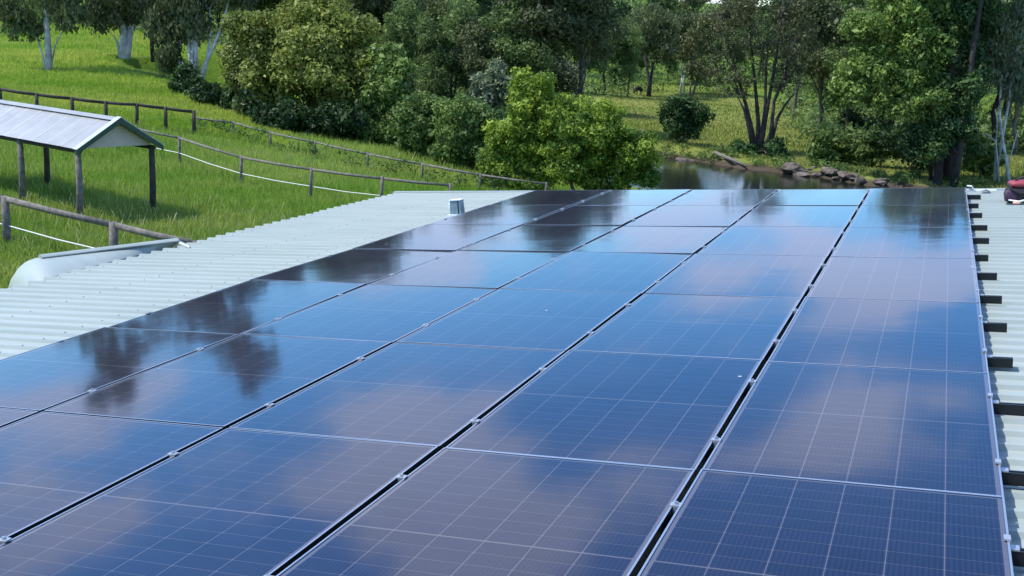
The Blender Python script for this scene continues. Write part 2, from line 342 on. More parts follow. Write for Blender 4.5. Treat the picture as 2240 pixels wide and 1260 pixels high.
def bank_s(X, Y):                          # distance from the far bank, positive towards the water
    best = np.full(X.shape, 1e9); sg = np.zeros(X.shape)
    for a, b in zip(BANK[:-1], BANK[1:]):
        ab = b - a; t = np.clip(((X - a[0]) * ab[0] + (Y - a[1]) * ab[1]) / (ab @ ab), 0, 1)
        dx = X - a[0] - t * ab[0]; dy = Y - a[1] - t * ab[1]; d = np.hypot(dx, dy)
        s = np.sign(-(ab[0] * dy - ab[1] * dx)); k = d < best; best = np.where(k, d, best); sg = np.where(k, s, sg)
    return best * sg
def hnoise(X, Y):
    g_ = np.random.default_rng(8); o_ = np.zeros(X.shape)
    for i_ in range(14):
        a_ = g_.uniform(0, 6.283); f_ = g_.uniform(.08, .5); o_ += np.sin((X * np.cos(a_) + Y * np.sin(a_)) * f_ + g_.uniform(0, 6.283)) * .012 / math.sqrt(f_)
    return o_
def terrain(X, Y):
    X = np.atleast_1d(np.asarray(X, float)); Y = np.atleast_1d(np.asarray(Y, float)); sh = X.shape; x = X.ravel(); y = Y.ravel(); z = np.zeros(len(x))
    for i in range(0, len(x), 20000):
        xs, ys = x[i:i + 20000], y[i:i + 20000]
        d = np.hypot(xs[:, None] - CP[:, 0], ys[:, None] - CP[:, 1]) / 50
        z[i:i + 20000] = (d * d * np.log(d + 1e-9)) @ TW[:-3] + TW[-3] + TW[-2] * xs / 50 + TW[-1] * ys / 50
    z = np.clip(z, -2.6, 75) + hnoise(x, y)
    s = bank_s(x, y) + 0.7 * np.sin(x * .55) + 0.4 * np.sin(x * 1.7 + y)
    prof = np.interp(s, [-2.2, -1.0, 0.3, 2.0, 19, 23, 26], [99, -2.35, -3.05, -4.2, -4.2, -2.2, 99])
    return np.minimum(z, prof).reshape(sh)
def tz(x, y): return float(terrain([x], [y])[0])
def ground(x, y, dmin=8, dmax=420):        # where the ray through a pixel meets the ground
    t = np.geomspace(dmin, dmax, 1500); r = ray(x, y); p = CAM + t[:, None] * r
    k = np.nonzero(p[:, 2] < terrain(p[:, 0], p[:, 1]))[0]
    i = k[0] if len(k) else -1
    return np.array([p[i, 0], p[i, 1], tz(p[i, 0], p[i, 1])])
def depth_of(p): return float((RW.T @ (np.array(p) - CAM))[2])

g = np.linspace(-1, 1, 300); g = np.sinh(g * 3.6) / np.sinh(3.6)
gx, gy = np.meshgrid(-5 + g * 900, 62 + g * 900); gz = terrain(gx, gy)
mb = MB(); mb.v = np.c_[gx.ravel(), gy.ravel(), gz.ravel()].tolist(); n_ = 300
mb.f = [(j * n_ + i, j * n_ + i + 1, (j + 1) * n_ + i + 1, (j + 1) * n_ + i) for j in range(n_ - 1) for i in range(n_ - 1)]
tag(mb.build('ground', MT['ground'], smooth=True), kind='structure')
wv = []; 
for i, p in enumerate(BANK):
    a = BANK[max(i - 1, 0)]; b = BANK[min(i + 1, len(BANK) - 1)]; d = (b - a) / np.linalg.norm(b - a); nn = np.array([d[1], -d[0]])
    wv += [(*(p - nn * 2.2), -3.0), (*(p + nn * 24), -3.0)]
k = len(BANK)
tag(MB().add(wv, [(2 * i, 2 * i + 1, 2 * i + 3, 2 * i + 2) for i in range(k - 1)]).build('creek_water', MT['water']), kind='structure')

# ------------------------------------------------------------------ shed with its ribbed roof
ROT = (0, -TILT, 0)
EAVE, RIDGE, V0, V1 = 8.36, -7.0, -6.2, 11.22
shed = tag(empty('farm_shed', (arr(0, 3)[0], arr(0, 3)[1], 0)), 'farm shed with pale green ribbed metal roof carrying the solar panels', 'shed')
sl = np.array(shed.location)
PIT = 0.198; SHW = PIT * 4
def sheet_mesh(length, name):
    prof = []
    for k in range(4):
        b = k * PIT
        prof += [(b, 0), (b + .050, 0), (b + .053, .003), (b + .098, .003), (b + .101, 0), (b + .136, 0), (b + .148, .0235), (b + .180, .0235), (b + .192, 0)]
    prof += [(SHW, 0)]
    vs = [(0, y, z) for y, z in prof] + [(-length, y, z) for y, z in prof]; n = len(prof)
    m = MB().add(vs, [(i, i + 1, n + i + 1, n + i) for i in range(n - 1)])
    # turned down lip at the eave end so the sheet shows its thickness
    m.add([(-length, y, z) for y, z in prof] + [(-length, y, z - .004) for y, z in prof], [(i, i + 1, n + i + 1, n + i) for i in range(n - 1)])
    return m.mesh(name, MT['roof'])
rng = random.Random(4)
base_me = [sheet_mesh(EAVE - RIDGE + e, 'roof_sheet') for e in (-.012, 0.0, .014)]
nsh = int(round((V1 - V0) / SHW)); 
for i in range(nsh):
    o = link('roof_sheet', base_me[i % 3], shed, arr(RIDGE, V1 - (i + 1) * SHW + .0005 * i, ROOF_H) - sl, ROT)
VB = V1 - nsh * SHW
def roofbox(name, u0, u1, v0, v1, h0, h1, mat, parent, bevel=0):
    # box in roof coordinates (u0<u1), placed under a parent at the shed's base
    return MB().box((-(u1), v0, h0), (-u0, v1, h1)).build(name, mat, parent, False, bevel, A0 - sl if parent is shed else A0, ROT)
roofbox('barge_flashing', RIDGE, EAVE + .02, V1 - .01, V1 + .11, ROOF_H + .008, ROOF_H + .034, MT['roof'], shed)
roofbox('barge_board', RIDGE, EAVE, V1 + .07, V1 + .10, ROOF_H - .20, ROOF_H + .004, MT['roof'], shed)
roofbox('fascia', EAVE - .12, EAVE - .09, VB, V1, ROOF_H - .20, ROOF_H - .014, MT['roof'], shed)
# quad gutter along the eave
gp = [(-.0, .0), (-.0, -.09), (-.11, -.09), (-.125, -.02), (-.115, -.02), (-.102, -.082), (-.008, -.082), (-.008, 0)]
MB().prism([(x, z) for x, z in gp], VB, V1).build('gutter', MT['roof'], shed, loc=arr(EAVE - .085, 0, ROOF_H - .03) - sl, rot=ROT)
cx0, cx1 = arr(RIDGE + .2, 0)[0], arr(EAVE - .45, 0)[0]
for nm, a, b in [('wall', (cx1, VB + A0[1] + .3, -0.6), (cx1 + .1, V1 + A0[1] - .2, 3.15)), ('wall', (cx0 - .1, VB + A0[1] + .3, -0.6), (cx0, V1 + A0[1] - .2, 4.75))]:
    MB().box(np.array(a) - sl, np.array(b) - sl).build(nm, MT['wall'], shed)
for yy in (VB + A0[1] + .3, V1 + A0[1] - .3):
    MB().prism([(cx1 + .1 - sl[0], -.6), (cx0 - .1 - sl[0], -.6), (cx0 - .1 - sl[0], 4.85), (cx1 + .1 - sl[0], 3.35)], yy - sl[1], yy + .1 - sl[1]).build('wall', MT['wall'], shed)
# screw heads on the ribs in purlin lines
mb = MB(); rr = random.Random(9)
for u in (6.25, 7.15, 8.15, -.55, -1.4, -2.3):
    for i in range(nsh * 4):
        v = VB + i * PIT + .164 + rr.uniform(-.004, .004); uu = u + rr.uniform(-.01, .01); x = -uu
        mb.add([(x + .006 * math.cos(a), v + .006 * math.sin(a), ROOF_H + .0240) for a in [k * math.pi / 3 for k in range(6)]] + [(x + .004 * math.cos(a), v + .004 * math.sin(a), ROOF_H + .0300) for a in [k * math.pi / 3 for k in range(6)]],
               [(k, (k + 1) % 6, 6 + (k + 1) % 6, 6 + k) for k in range(6)] + [tuple(range(6, 12))])
tag(mb.build('roof_screws', MT['screw'], shed, loc=A0 - sl, rot=ROT), kind='stuff')

# ------------------------------------------------------------------ solar panels
PW, PL, PT = 1.130, 1.764, 0.035
FW = 0.0085
def panel_meshes():
    hw, hl = PW / 2, PL / 2
    f = MB()
    for a, b in [((-hw, -hl, -PT), (-hw + FW, hl, 0)), ((hw - FW, -hl, -PT), (hw, hl, 0)), ((-hw + FW, -hl, -PT), (hw - FW, -hl + FW, 0)), ((-hw + FW, hl - FW, -PT), (hw - FW, hl, 0))]: f.box(a, b)
    fm = f.mesh('frame', MT['frame'], bevel=0.0012); fm.materials.append(MT['rail'])
    for pl_ in fm.polygons:
        if abs(pl_.normal.z) < .3: pl_.material_index = 1
    x, y = hw - FW - .0006, hl - FW - .0006
    gm = MB().add([(-x, -y, -.0012), (x, -y, -.0012), (x, y, -.0012), (-x, y, -.0012)], [(0, 1, 2, 3)]).mesh('glass', MT['glass'])
    bm_ = MB().add([(-x, -y, -.0052), (x, -y, -.0052), (x, y, -.0052), (-x, y, -.0052)], [(0, 1, 2, 3)]).mesh('backsheet', MT['backsheet'])
    return fm, gm, bm_
FRM, GLS, BCK = panel_meshes()
CX, CY = 0.1806, 0.0957; cw, ch = 0.1762, 0.0926
def cell_verts(cx, cy):
    c = .004; x, y = cw / 2, ch / 2
    return [(cx + a, cy + b, -.0046) for a, b in [(-x + c, -y), (x - c, -y), (x, -y + c), (x, y), (-x, y), (-x, -y + c)]]
CELL = MB().add(cell_verts(0, 0), [tuple(range(6))]).mesh('cell', MT['cell'])
cpos = []
for i in range(6):
    for j in range(18):
        cpos.append(((i - 2.5) * CX, (j - 8.5) * CY + (.0035 if j >= 9 else -.0035)))
allc = MB()
for c in cpos: allc.add(cell_verts(*c), [tuple(range(6))])
ALLC = allc.mesh('cells', MT['cell'])
cols = ['rightmost column', 'second column from the right', 'middle column', 'second column from the left', 'leftmost column']
rows = ['nearest row', 'second nearest row', 'third nearest row', 'middle row', 'third row from the far edge', 'second row from the far edge', 'far edge row']
rp = random.Random(21)
for r in range(-1, 6):
    for c in range(5):
        tx, ty, dz = rp.gauss(0, .0040), rp.gauss(0, .0036), rp.uniform(-.0012, .0012)
        p = empty('solar_panel', arr((c + .5) * PU, (r + .5) * PV, dz), (tx, -TILT + ty, 0))
        tag(p, 'dark blue solar panel, %s, %s' % (rows[r + 1], cols[c]), 'solar panel', 'solar panels on the shed roof')
        link('frame', FRM, p); link('glass', GLS, p); link('backsheet', BCK, p)
        if r <= 1:
            for x, y in cpos:
                o = link('cell', CELL, p); o.location = (x, y, 0)
        else:
            tag(link('cells', ALLC, p), kind='stuff')

# rails, clamps
def clamp_mid():
    m = MB().box((-.022, -.016, .0006), (.022, .016, .0056)); m.box((-.0115, -.016, -.035), (.0115, .016, .0006)); me = m.mesh('mid_clamp', MT['clamp'], bevel=.001); return me
def hexbolt():
    r = .0085; vs = [(r * math.cos(k * math.pi / 3), r * math.sin(k * math.pi / 3), z) for z in (.0066, .0140) for k in range(6)]
    return MB().add(vs, [(k, (k + 1) % 6, 6 + (k + 1) % 6, 6 + k) for k in range(6)] + [tuple(range(6, 12))]).mesh('bolt', MT['bolt'])
MIDC, BOLT = clamp_mid(), hexbolt()
ENDC = MB().prism([(-.014, .0006), (-.014, .0066), (.008, .0066), (.008, -.028), (.036, -.028), (.036, -.034), (.002, -.034), (.002, .0006)], -.020, .020).mesh('end_clamp', MT['clamp'])
RH0, RH1 = ROOF_H + .0245, -PT - .0006
nr = 0
ordn = ['nearest', 'second nearest', 'third nearest', 'fourth nearest', 'fifth nearest', 'sixth nearest', 'seventh nearest', 'eighth nearest', 'seventh from the far end', 'sixth from the far end', 'fourth from the far end', 'third from the far end', 'second from the far end', 'farthest']
ordn[8:11] = ['sixth from the far end', 'fifth from the far end', 'fourth from the far end']
rj = random.Random(3)
for r in range(-1, 6):
    for fr in (.24, .77):
        v = (r + fr) * PV + rj.uniform(-.05, .05); ext = .12 + rj.uniform(-.02, .03)
        R_ = tag(empty('mounting_rail', arr(0, v, 0), ROT), 'black mounting rail stub right of the panels, %s' % ordn[nr], 'rail', 'mounting rails under the panels')
        pr = [(-.018, RH0), (.018, RH0), (.018, RH1), (.006, RH1), (.006, RH1 - .006), (-.006, RH1 - .006), (-.006, RH1), (-.018, RH1)]
        m = MB(); n = len(pr); x0, x1 = -(5 * PU + .05 + rj.uniform(0, .03)), ext
        m.add([(x0, y, z) for y, z in pr] + [(x1, y, z) for y, z in pr], [(i, (i + 1) % n, n + (i + 1) % n, n + i) for i in range(n)] + [tuple(reversed(range(n))), tuple(range(n, 2 * n))])
        m.build('rail_bar', MT['rail'], R_)
        for c in range(1, 5):
            k = link('mid_clamp', MIDC, R_, (-c * PU, 0, 0)); link('bolt', BOLT, k)
        link('end_clamp', ENDC, R_, (-.018 + .001, 0, 0)); e = link('end_clamp', ENDC, R_, (-5 * PU + .018 - .001, 0, 0)); e.rotation_euler = (0, 0, math.pi)
        nr += 1

# ------------------------------------------------------------------ things on the roof
u, v = on_roof(1002, 472)
bx = tag(empty('roof_vent_box', arr(u, v, ROOF_H + .0045), ROT), 'small grey blue metal box standing on the pale roof beside the panels', 'roof box')
MB().prism([(-.085, .02), (.075, .02), (.062, .20), (-.078, .195)], -.06, .06).build('body', MT['boxgrey'], bx, bevel=.004)
MB().prism([(-.09, .1965), (.072, .2025), (.072, .212), (-.09, .206)], -.07, .07).build('lid', MT['whitemetal'], bx, bevel=.002)
MB().prism([(.030, .03), (.044, .03), (.040, .195), (.026, .195)], -.064, -.0605).build('slot', MT['rail'], bx)
MB().box((-.115, -.05, .09), (-.083, .05, .155)).build('side_flap', MT['whitemetal'], bx, bevel=.003)
MB().box((-.11, -.10, 0), (.11, .10, .0195)).build('base_flashing', MT['whitemetal'], bx, bevel=.004)

# tool bag at the right edge of the picture
u, v = on_roof(2226, 447)
tb = tag(empty('tool_bag', arr(u, v, ROOF_H + .0240), (0, -TILT, rad(8))), 'black tool bag with red lid lying on the roof at the right edge', 'tool bag')
def blob(segs, mat, name, parent, n=20):
    # stack of rounded rectangular rings: (z, half x, half y, centre x, centre y)
    m = MB(); vs = []; 
    for z, hx, hy, cx, cy in segs:
        for j in range(n):
            a = 2 * math.pi * j / n; c, s_ = math.cos(a), math.sin(a)
            vs.append((cx + hx * math.copysign(abs(c) ** .42, c), cy + hy * math.copysign(abs(s_) ** .42, s_), z))
    k = len(segs); fs = [(i * n + j, i * n + (j + 1) % n, (i + 1) * n + (j + 1) % n, (i + 1) * n + j) for i in range(k - 1) for j in range(n)]
    fs += [tuple(reversed(range(n))), tuple((k - 1) * n + j for j in range(n))]
    return m.add(vs, fs).build(name, mat, parent, smooth=True)
blob([(0, .17, .10, .06, 0), (.03, .20, .12, .06, 0), (.10, .21, .125, .06, 0), (.16, .19, .115, .06, 0), (.19, .16, .10, .07, 0)], MT['blackbag'], 'bag_body', tb)
blob([(.188, .17, .105, .08, 0), (.20, .195, .118, .08, 0), (.235, .19, .115, .08, 0), (.252, .165, .098, .085, 0), (.258, .13, .07, .09, 0)], MT['redbag'], 'lid', tb)
MB().tube([(-.13, -.11, .24), (-.10, -.135, .17), (-.02, -.145, .13), (.08, -.148, .12), (.20, -.14, .14)], [.012, .016, .017, .017, .014], 8).build('strap', MT['blackbag'], tb, True)
MB().tube([(-.04, -.02, .25), (.0, -.02, .285), (.08, -.02, .30), (.18, -.02, .295), (.24, -.02, .25)], .012, 8).build('carry_handle', MT['blackbag'], tb, True)
blob([(.03, .06, .03, -.10, -.10), (.07, .07, .04, -.10, -.10), (.14, .065, .036, -.10, -.10), (.16, .04, .02, -.10, -.10)], MT['purplebag'], 'side_pocket', tb)
MB().tube([(-.13, -.155, .05), (-.02, -.16, .03), (.10, -.158, .055), (.2, -.15, .06)], [.008, .012, .012, .008], 6).build('trim', MT['whitemetal'], tb, True)
gv = tag(empty('work_glove', arr(u + .02, v - .17, ROOF_H + .0240), ROT), 'crumpled tan work glove lying in front of the black tool bag', 'glove')
m = MB()
blob([(0, .035, .03, 0, 0), (.012, .042, .036, 0, 0), (.028, .036, .03, 0, 0), (.036, .02, .015, 0, 0)], MT['tan'], 'palm', gv, 14)
for i, (a, ln) in enumerate([(-.5, .045), (-.2, .058), (.08, .060), (.36, .052), (1.1, .040)]):
    d = np.array([math.sin(a), math.cos(a) * .9]); st = np.array([.03 * math.sin(a), .022])
    MB().tube([(*st, .014), (*(st + d * ln * .5), .018), (*(st + d * ln), .010)], [.009, .0088, .006], 8).build('finger', MT['tan'], gv, True)
# offcuts of white flashing beside the far corner of the panels
u, v = on_roof(2135, 420)
fo = tag(empty('flashing_offcut', arr(u, v, ROOF_H + .0240), ROT), 'white folded metal offcut lying by the far right panel corner', 'metal offcut')
MB().prism([(-.11, 0), (.14, 0), (.14, .004), (-.02, .006), (-.05, .055), (-.11, .060), (-.11, .055), (-.055, .050), (-.025, .003), (-.11, .003)], -.05, .07).build('folded_sheet', MT['whitemetal'], fo)
MB().prism([(.0, .0), (.20, .0), (.24, .012), (.2, .016), (.0, .016)], -.17, -.06).build('flat_strip', MT['whitemetal'], fo)
u, v = on_roof(2156, 425)
lc = tag(empty('loose_clamp', arr(u, v, ROOF_H + .0045), ROT), 'tiny dark clamp lying loose on the roof near the far rail stubs', 'clamp')
MB().prism([(-.045, 0), (.045, 0), (.052, .03), (.03, .05), (-.045, .045), (-.045, .035), (.02, .036), (.03, .012), (-.045, .012)], -.025, .025).build('clamp_body', MT['screw'], lc)
MB().tube([(0, 0, .036), (0, 0, .062)], .009, 6).build('bolt', MT['bolt'], lc)

# ------------------------------------------------------------------ bullnose porch roof beyond the eave
por = empty('porch_roof', (arr(EAVE + .6, 5)[0], arr(EAVE + .6, 5)[1], 0)); pl = np.array(por.location)
tag(por, 'pale green porch roof with curved bullnose end beyond the shed eave', 'porch roof')
ez = arr(EAVE, 0, ROOF_H)[2]
apx = atz(388, 530, ez + .05); rdg = atz(88, 567, ez + .02); low = atz(116, 611, ez - .06); far = atz(232, 526, ez - .10); fapx = atz(400, 517, ez + .0)
ea = atz(376, 540, ez - .02)
def lerp(a, b, t): return np.array(a) * (1 - t) + np.array(b) * t
outdir = rdg - apx; outdir[2] = 0; outdir /= np.linalg.norm(outdir)
side = np.array([-outdir[1], outdir[0], 0.0])
if side @ (rdg - low) < 0: side = -side
# one tapering skin: from under the eave up to the ridge, then rolled down beyond it and round the outer end
m = MB(); nu, nv = 26, 20; vs = []
for i in range(nu + 1):
    t = i / nu; q = min(t / .8, 1); a = lerp(apx, rdg, q); b = lerp(ea, low, q); rl = .10 + .20 * q
    for j in range(nv + 1):
        s_ = j / nv
        if s_ <= .7:
            k_ = s_ / .7; p = lerp(b, a, k_); p[2] += .03 * math.sin(math.pi * k_) * q
        else:
            w = (s_ - .7) / .3 * math.pi / 2; p = a + side * rl * math.sin(w); p[2] -= rl * (1 - math.cos(w))
        if t > .8:
            w = (t - .8) / .2 * math.pi / 2; p = p + outdir * .26 * math.sin(w); p[2] -= .34 * (1 - math.cos(w))
        vs.append(p - pl)
for i in range(nu):
    for j in range(nv): m.f.append((i * (nv + 1) + j, (i + 1) * (nv + 1) + j, (i + 1) * (nv + 1) + j + 1, i * (nv + 1) + j + 1))
m.v = [tuple(p) for p in vs]
o = m.build('bullnose_skin', MT['roof'], por, smooth=True); sm = o.modifiers.new('thickness', 'SOLIDIFY'); sm.thickness = .012; sm.offset = -1
def strip(a, b, w, h, name, mat, n=1):
    a, b = np.array(a) - pl, np.array(b) - pl; d = (b - a) / np.linalg.norm(b - a); sd_ = np.cross(d, [0, 0, 1]); sd_ /= np.linalg.norm(sd_)
    vs = []
    for p in (a, b):
        for x, z in [(-w, 0), (-w * .35, h), (w * .35, h), (w, 0), (w, -.012), (-w, -.012)]: vs.append(p + sd_ * x + np.array([0, 0, z]))
    return MB().add(vs, [(i, (i + 1) % 6, 6 + (i + 1) % 6, 6 + i) for i in range(6)] + [tuple(reversed(range(6))), tuple(range(6, 12))]).build(name, mat, por)
strip(apx + [0, 0, .030], rdg + [0, 0, .030], .050, .016, 'ridge_cap', MT['roof'])
strip(apx + [0, 0, .01], ea + [0, 0, .02], .03, .014, 'hip_cap', MT['roof'])
strip(apx + [0, 0, .01], atz(418, 541, ez + .03), .03, .014, 'hip_cap', MT['roof'])
MB().tube([low - pl + [0, 0, -.25], ea - pl + [0, 0, -.25]], .05, 8).build('eave_beam', MT['wood'], por)
for q in (rdg, low):
    zz = tz(q[0], q[1]) - .2
    MB().box((q[0] - pl[0] - .05, q[1] - pl[1] - .05, zz), (q[0] - pl[0] + .05, q[1] - pl[1] + .05, q[2] - .10)).build('post', MT['wood'], por)

# ------------------------------------------------------------------ horse shelter
P1 = np.array([-22.85, 24.93]); ax = np.array([-.961, .275]); wd = np.array([.275, .961]); SW, SL, EH, RHt = 2.45, 9.0, 2.22, 2.98
she = tag(empty('horse_shelter', (P1[0], P1[1], tz(*P1)), (0, 0, math.atan2(ax[1], ax[0]))), 'open sided field shelter with grey gable roof and timber posts', 'shelter')
# local x along the ridge, away from the picture's gable; local -y across to the far side
zb = -tz(*P1)
def shel(u, w, z): return (u, -w, z + zb)
half = SW / 2
npan = 12
for side in (0, 1):
    for k in range(npan):
        u0, u1 = -.22 + k * .77, -.22 + (k + 1) * .77 + .02
        m = MB(); prof = [(0, 0), (.07, 0), (.09, .009), (.12, .009), (.14, 0), (.79, 0)]
        vs = []
        for t in (0, 1):
            w = (-.16 if side == 0 else SW + .16) * (1 - t) + half * t; z = (EH - .05) * (1 - t) + RHt * t
            vs += [shel(u0 + a, w, z + b + .003 * (k % 2)) for a, b in prof]
        n = len(prof); m.add(vs, [(i, i + 1, n + i + 1, n + i) for i in range(n - 1)])
        m.build('roof_sheet', MT['sheltersheet'], she)
m = MB(); L1 = npan * .77 - .2
m.add([shel(-.25, half - .16, RHt - .03), shel(-.25, half, RHt + .055), shel(-.25, half + .16, RHt - .03), shel(L1, half - .16, RHt - .03), shel(L1, half, RHt + .055), shel(L1, half + .16, RHt - .03)], [(0, 1, 4, 3), (1, 2, 5, 4), (0, 2, 1), (3, 4, 5)]).build('ridge_cap', MT['sheltersheet'], she)
for s_, w0 in ((0, -.22), (1, SW + .22)):      # barge boards on the gable
    m = MB(); q = [(w0, EH - .075), (half, RHt + .035), (half, RHt - .115), (w0, EH - .205)]
    m.add([shel(-.30, w, z) for w, z in q] + [shel(-.25, w, z) for w, z in q], [(0, 1, 2, 3), (7, 6, 5, 4), (0, 4, 5, 1), (1, 5, 6, 2), (2, 6, 7, 3), (3, 7, 4, 0)]).build('barge_board', MT['fascia'], she)
    q = [(w0, EH - .05), (half, RHt + .06)]
    m = MB().add([shel(u_, w, z + dz) for u_ in (-.32, -.12) for w, z in q for dz in (0, .016)], [(1, 3, 7, 5), (0, 4, 6, 2), (0, 2, 3, 1), (4, 5, 7, 6), (0, 1, 5, 4), (2, 6, 7, 3)]); m.build('barge_cap', MT['bargecap'], she)
m = MB(); q = [(.02, EH - .06), (half, RHt - .10), (SW - .02, EH - .06)]
m.add([shel(-.03, w, z) for w, z in q] + [shel(.0, w, z) for w, z in q], [(0, 1, 2), (5, 4, 3), (0, 3, 4, 1), (1, 4, 5, 2), (2, 5, 3, 0)]).build('gable_panel', MT['gable'], she)
for w in (0, SW):
    MB().tube([shel(-.15, w, EH - .13), shel(L1, w, EH - .13)], .07, 4).build('eave_beam', MT['darkwood'], she)
for w, us in ((0, (0, 3.1, 6.0)), (SW, (0, 5.9))):
    for u_ in us:
        pw = P1 + ax * u_ + wd * w; g0 = tz(*pw) - .3
        m = MB().tube([shel(u_ + .02, w, g0), shel(u_, w + .02, g0 + 1.2), shel(u_, w, EH - .10)], [.10, .095, .085], 9)
        m.build('post', MT['wood'] if w == 0 else MT['darkwood'], she, smooth=True)

# ------------------------------------------------------------------ fences
def fence(name, label, pts, ht, mat, rail_r, post_r, rope=False, sub=None, group=None, second=False, sq=False, railmat=None):
    pts = [np.array(p[:2], float) for p in pts]; fr = random.Random(len(label))
    f = tag(empty(name, (pts[0][0], pts[0][1], tz(*pts[0]))), label, 'fence', group); fl = np.array(f.location)
    tops = []
    for i, p in enumerate(pts):
        g0 = tz(*p); lean = np.array([fr.uniform(-.04, .04), fr.uniform(-.04, .04), 0]); t = np.array([p[0], p[1], g0 + ht]) + lean; tops.append(t)
        MB().tube([np.array([p[0], p[1], g0 - .25]) - fl, np.array([p[0], p[1], g0 + ht * .5]) + lean * .5 - fl, t + [0, 0, .07] - fl], [post_r * 1.05, post_r, post_r * .95], 8).build('post', mat, f, smooth=True)
    for a, b in zip(tops[:-1], tops[1:]):
        d = b - a; mid = (a + b) / 2 - [0, 0, .02]; e = fr.uniform(.96, 1.04)
        MB().tube([a - d * .01 - fl, mid - fl, b + d * .01 - fl], [rail_r * e, rail_r, rail_r * .95 * e], 8, flat=.6 if sq else 1).build('rail', railmat or mat, f, smooth=True)
        if second: MB().tube([a - [0, 0, ht * .5] - fl, b - [0, 0, ht * .5] - fl], rail_r * .45, 6).build('rail', mat, f, smooth=True)
    if rope:
        rp_ = [t - [0, 0, ht * .56] - fl + np.array([0.0, 0.0, 0.0]) for t in tops]; q = []
        for a, b in zip(rp_[:-1], rp_[1:]): q += [a, (a + b) / 2 - [0, 0, .03]]
        MB().tube(q + [rp_[-1]], .018, 6).build('rope', MT['rope'], f, smooth=True)
    return f
fa, fb = atz(12, 440, 1.2), atz(425, 526, 1.15)
def along(a, b, ts): return [lerp(a, b, t) for t in ts]
q245 = atz(247, 489, 1.18)
fence('timber_fence', 'weathered grey timber rail fence nearest the shed, before the shelter', [fa[:2] + (fa - q245)[:2] * 1.0, fa, q245, atz(428, 526, 1.15), atz(470, 536, 1.12)], 1.2, MT['wood'], .085, .11, True, sq=True)
f2 = [atz(x, y, z) for x, y, z in [(255, 285, 1.1), (393, 306, 1.0), (527, 341, .88), (680, 371, .75), (835, 400, .55), (985, 421, .35)]]
fence('timber_fence', 'grey pole rail fence with white rope crossing the middle of the meadow', f2, 1.12, MT['wood'], .050, .062, True)
f3 = [atz(x, y, 1.9 + dz) for x, y, dz in [(-75, 191, 0), (0, 196, 0), (78, 202, 0), (158, 208, -.05), (232, 214, -.1), (298, 219, -.2), (362, 224, -.25), (424, 231, -.35)]]
fence('timber_fence', 'dark timber rail fence along the foot of the grassy hill', f3, 1.15, MT['darkwood'], .085, .095, second=False, sq=True)
f4 = [atz(x, y, z) for x, y, z in [(424, 231, 1.5), (510, 249, 1.15), (592, 271, .95), (690, 295, .7), (805, 322, .5), (925, 348, .25), (1050, 374, .05), (1195, 398, -.2)]]
fence('overgrown_fence', 'overgrown low grey rail fence below the olive tree and bushes', f4, .78, MT['wood'], .05, .055)

# ------------------------------------------------------------------ foliage generator
def unit(a): return a / (np.linalg.norm(a, axis=-1, keepdims=True) + 1e-9)
def leaf_cloud(clumps, n, size, rg, droop=0.0, aspect=.5, up=.25):
    # clumps: rows of cx cy cz rx ry rz tone
    C = np.array(clumps); wt = (C[:, 3] * C[:, 5]); idx = rg.choice(len(C), n, p=wt / wt.sum()); c = C[idx]
    d = unit(rg.normal(size=(n, 3)) + [0, 0, up]); r = 1 - .5 * rg.random(n) ** 1.6
    r *= 1 + .22 * np.sin(d[:, 0] * 5 + idx * 1.7) * np.sin(d[:, 1] * 5 + idx) + .10 * rg.normal(size=n)
    p = c[:, :3] + d * r[:, None] * c[:, 3:6]
    nr = unit(d + .75 * rg.normal(size=(n, 3)) + [0, 0, .25])
    a = unit(np.cross(nr, rg.normal(size=(n, 3))))
    if droop: a = unit(a * (1 - droop) + np.array([0, 0, -1.0]) * droop)
    b = unit(np.cross(nr, a)); L_ = (size * np.exp(rg.normal(-.08, .38, n)))[:, None]; w = L_ * aspect
    V = np.empty((n, 4, 3)); V[:, 0] = p - a * L_ * .5; V[:, 1] = p + b * w * .5 + nr * L_ * .06; V[:, 2] = p + a * L_ * .5; V[:, 3] = p - b * w * .5 + nr * L_ * .06
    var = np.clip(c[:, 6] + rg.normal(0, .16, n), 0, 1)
    return V.reshape(-1, 3), var
def lobes_to_clumps(lobes, cs, rg, fill=1.0):
    out = []; more = []
    for (c, rx, ry, rz, tone) in lobes:
        for i in range(6):
            d = unit(rg.normal(size=3) + [0, 0, .25]); q = rg.uniform(.28, .5)
            more.append((np.array(c) + d * np.array([rx, ry, rz]) * rg.uniform(.75, 1.0), rx * q, ry * q, rz * q * rg.uniform(.8, 1.5), float(np.clip(tone + rg.normal(.05, .15), 0, 1))))
    for (c, rx, ry, rz, tone) in [(c, rx * .88, ry * .88, rz * .88, t) for c, rx, ry, rz, t in lobes] + more:
        area = 4 * math.pi * ((rx * ry) ** 1.6 / 3 + (rx * rz) ** 1.6 / 3 + (ry * rz) ** 1.6 / 3) ** (1 / 1.6)
        n = max(3, int(fill * area / (cs * cs * 2.2)))
        for i in range(n):
            d = unit(rg.normal(size=3) + [0, 0, .12]); k = rg.uniform(.5, 1.08); s = cs * rg.uniform(.45, 1.25)
            out.append([c[0] + d[0] * rx * k, c[1] + d[1] * ry * k, c[2] + d[2] * rz * k, s, s, s * .8, np.clip(tone + rg.normal(0, .3), 0, 1)])
    return out
def limb(mb, a, b, r0, r1, rg, n=5, sag=.12, jit=.045):
    a, b = np.array(a), np.array(b); ln = np.linalg.norm(b - a); pts = [a]
    for i in range(1, n):
        t = i / n; p = a * (1 - t) + b * t + rg.normal(0, jit * ln, 3); p[2] += sag * ln * math.sin(math.pi * t) * .5; pts.append(p)
    pts.append(b); mb.tube(pts, list(np.linspace(r0, r1, n + 1)), 7)
    return pts
TRI = 0
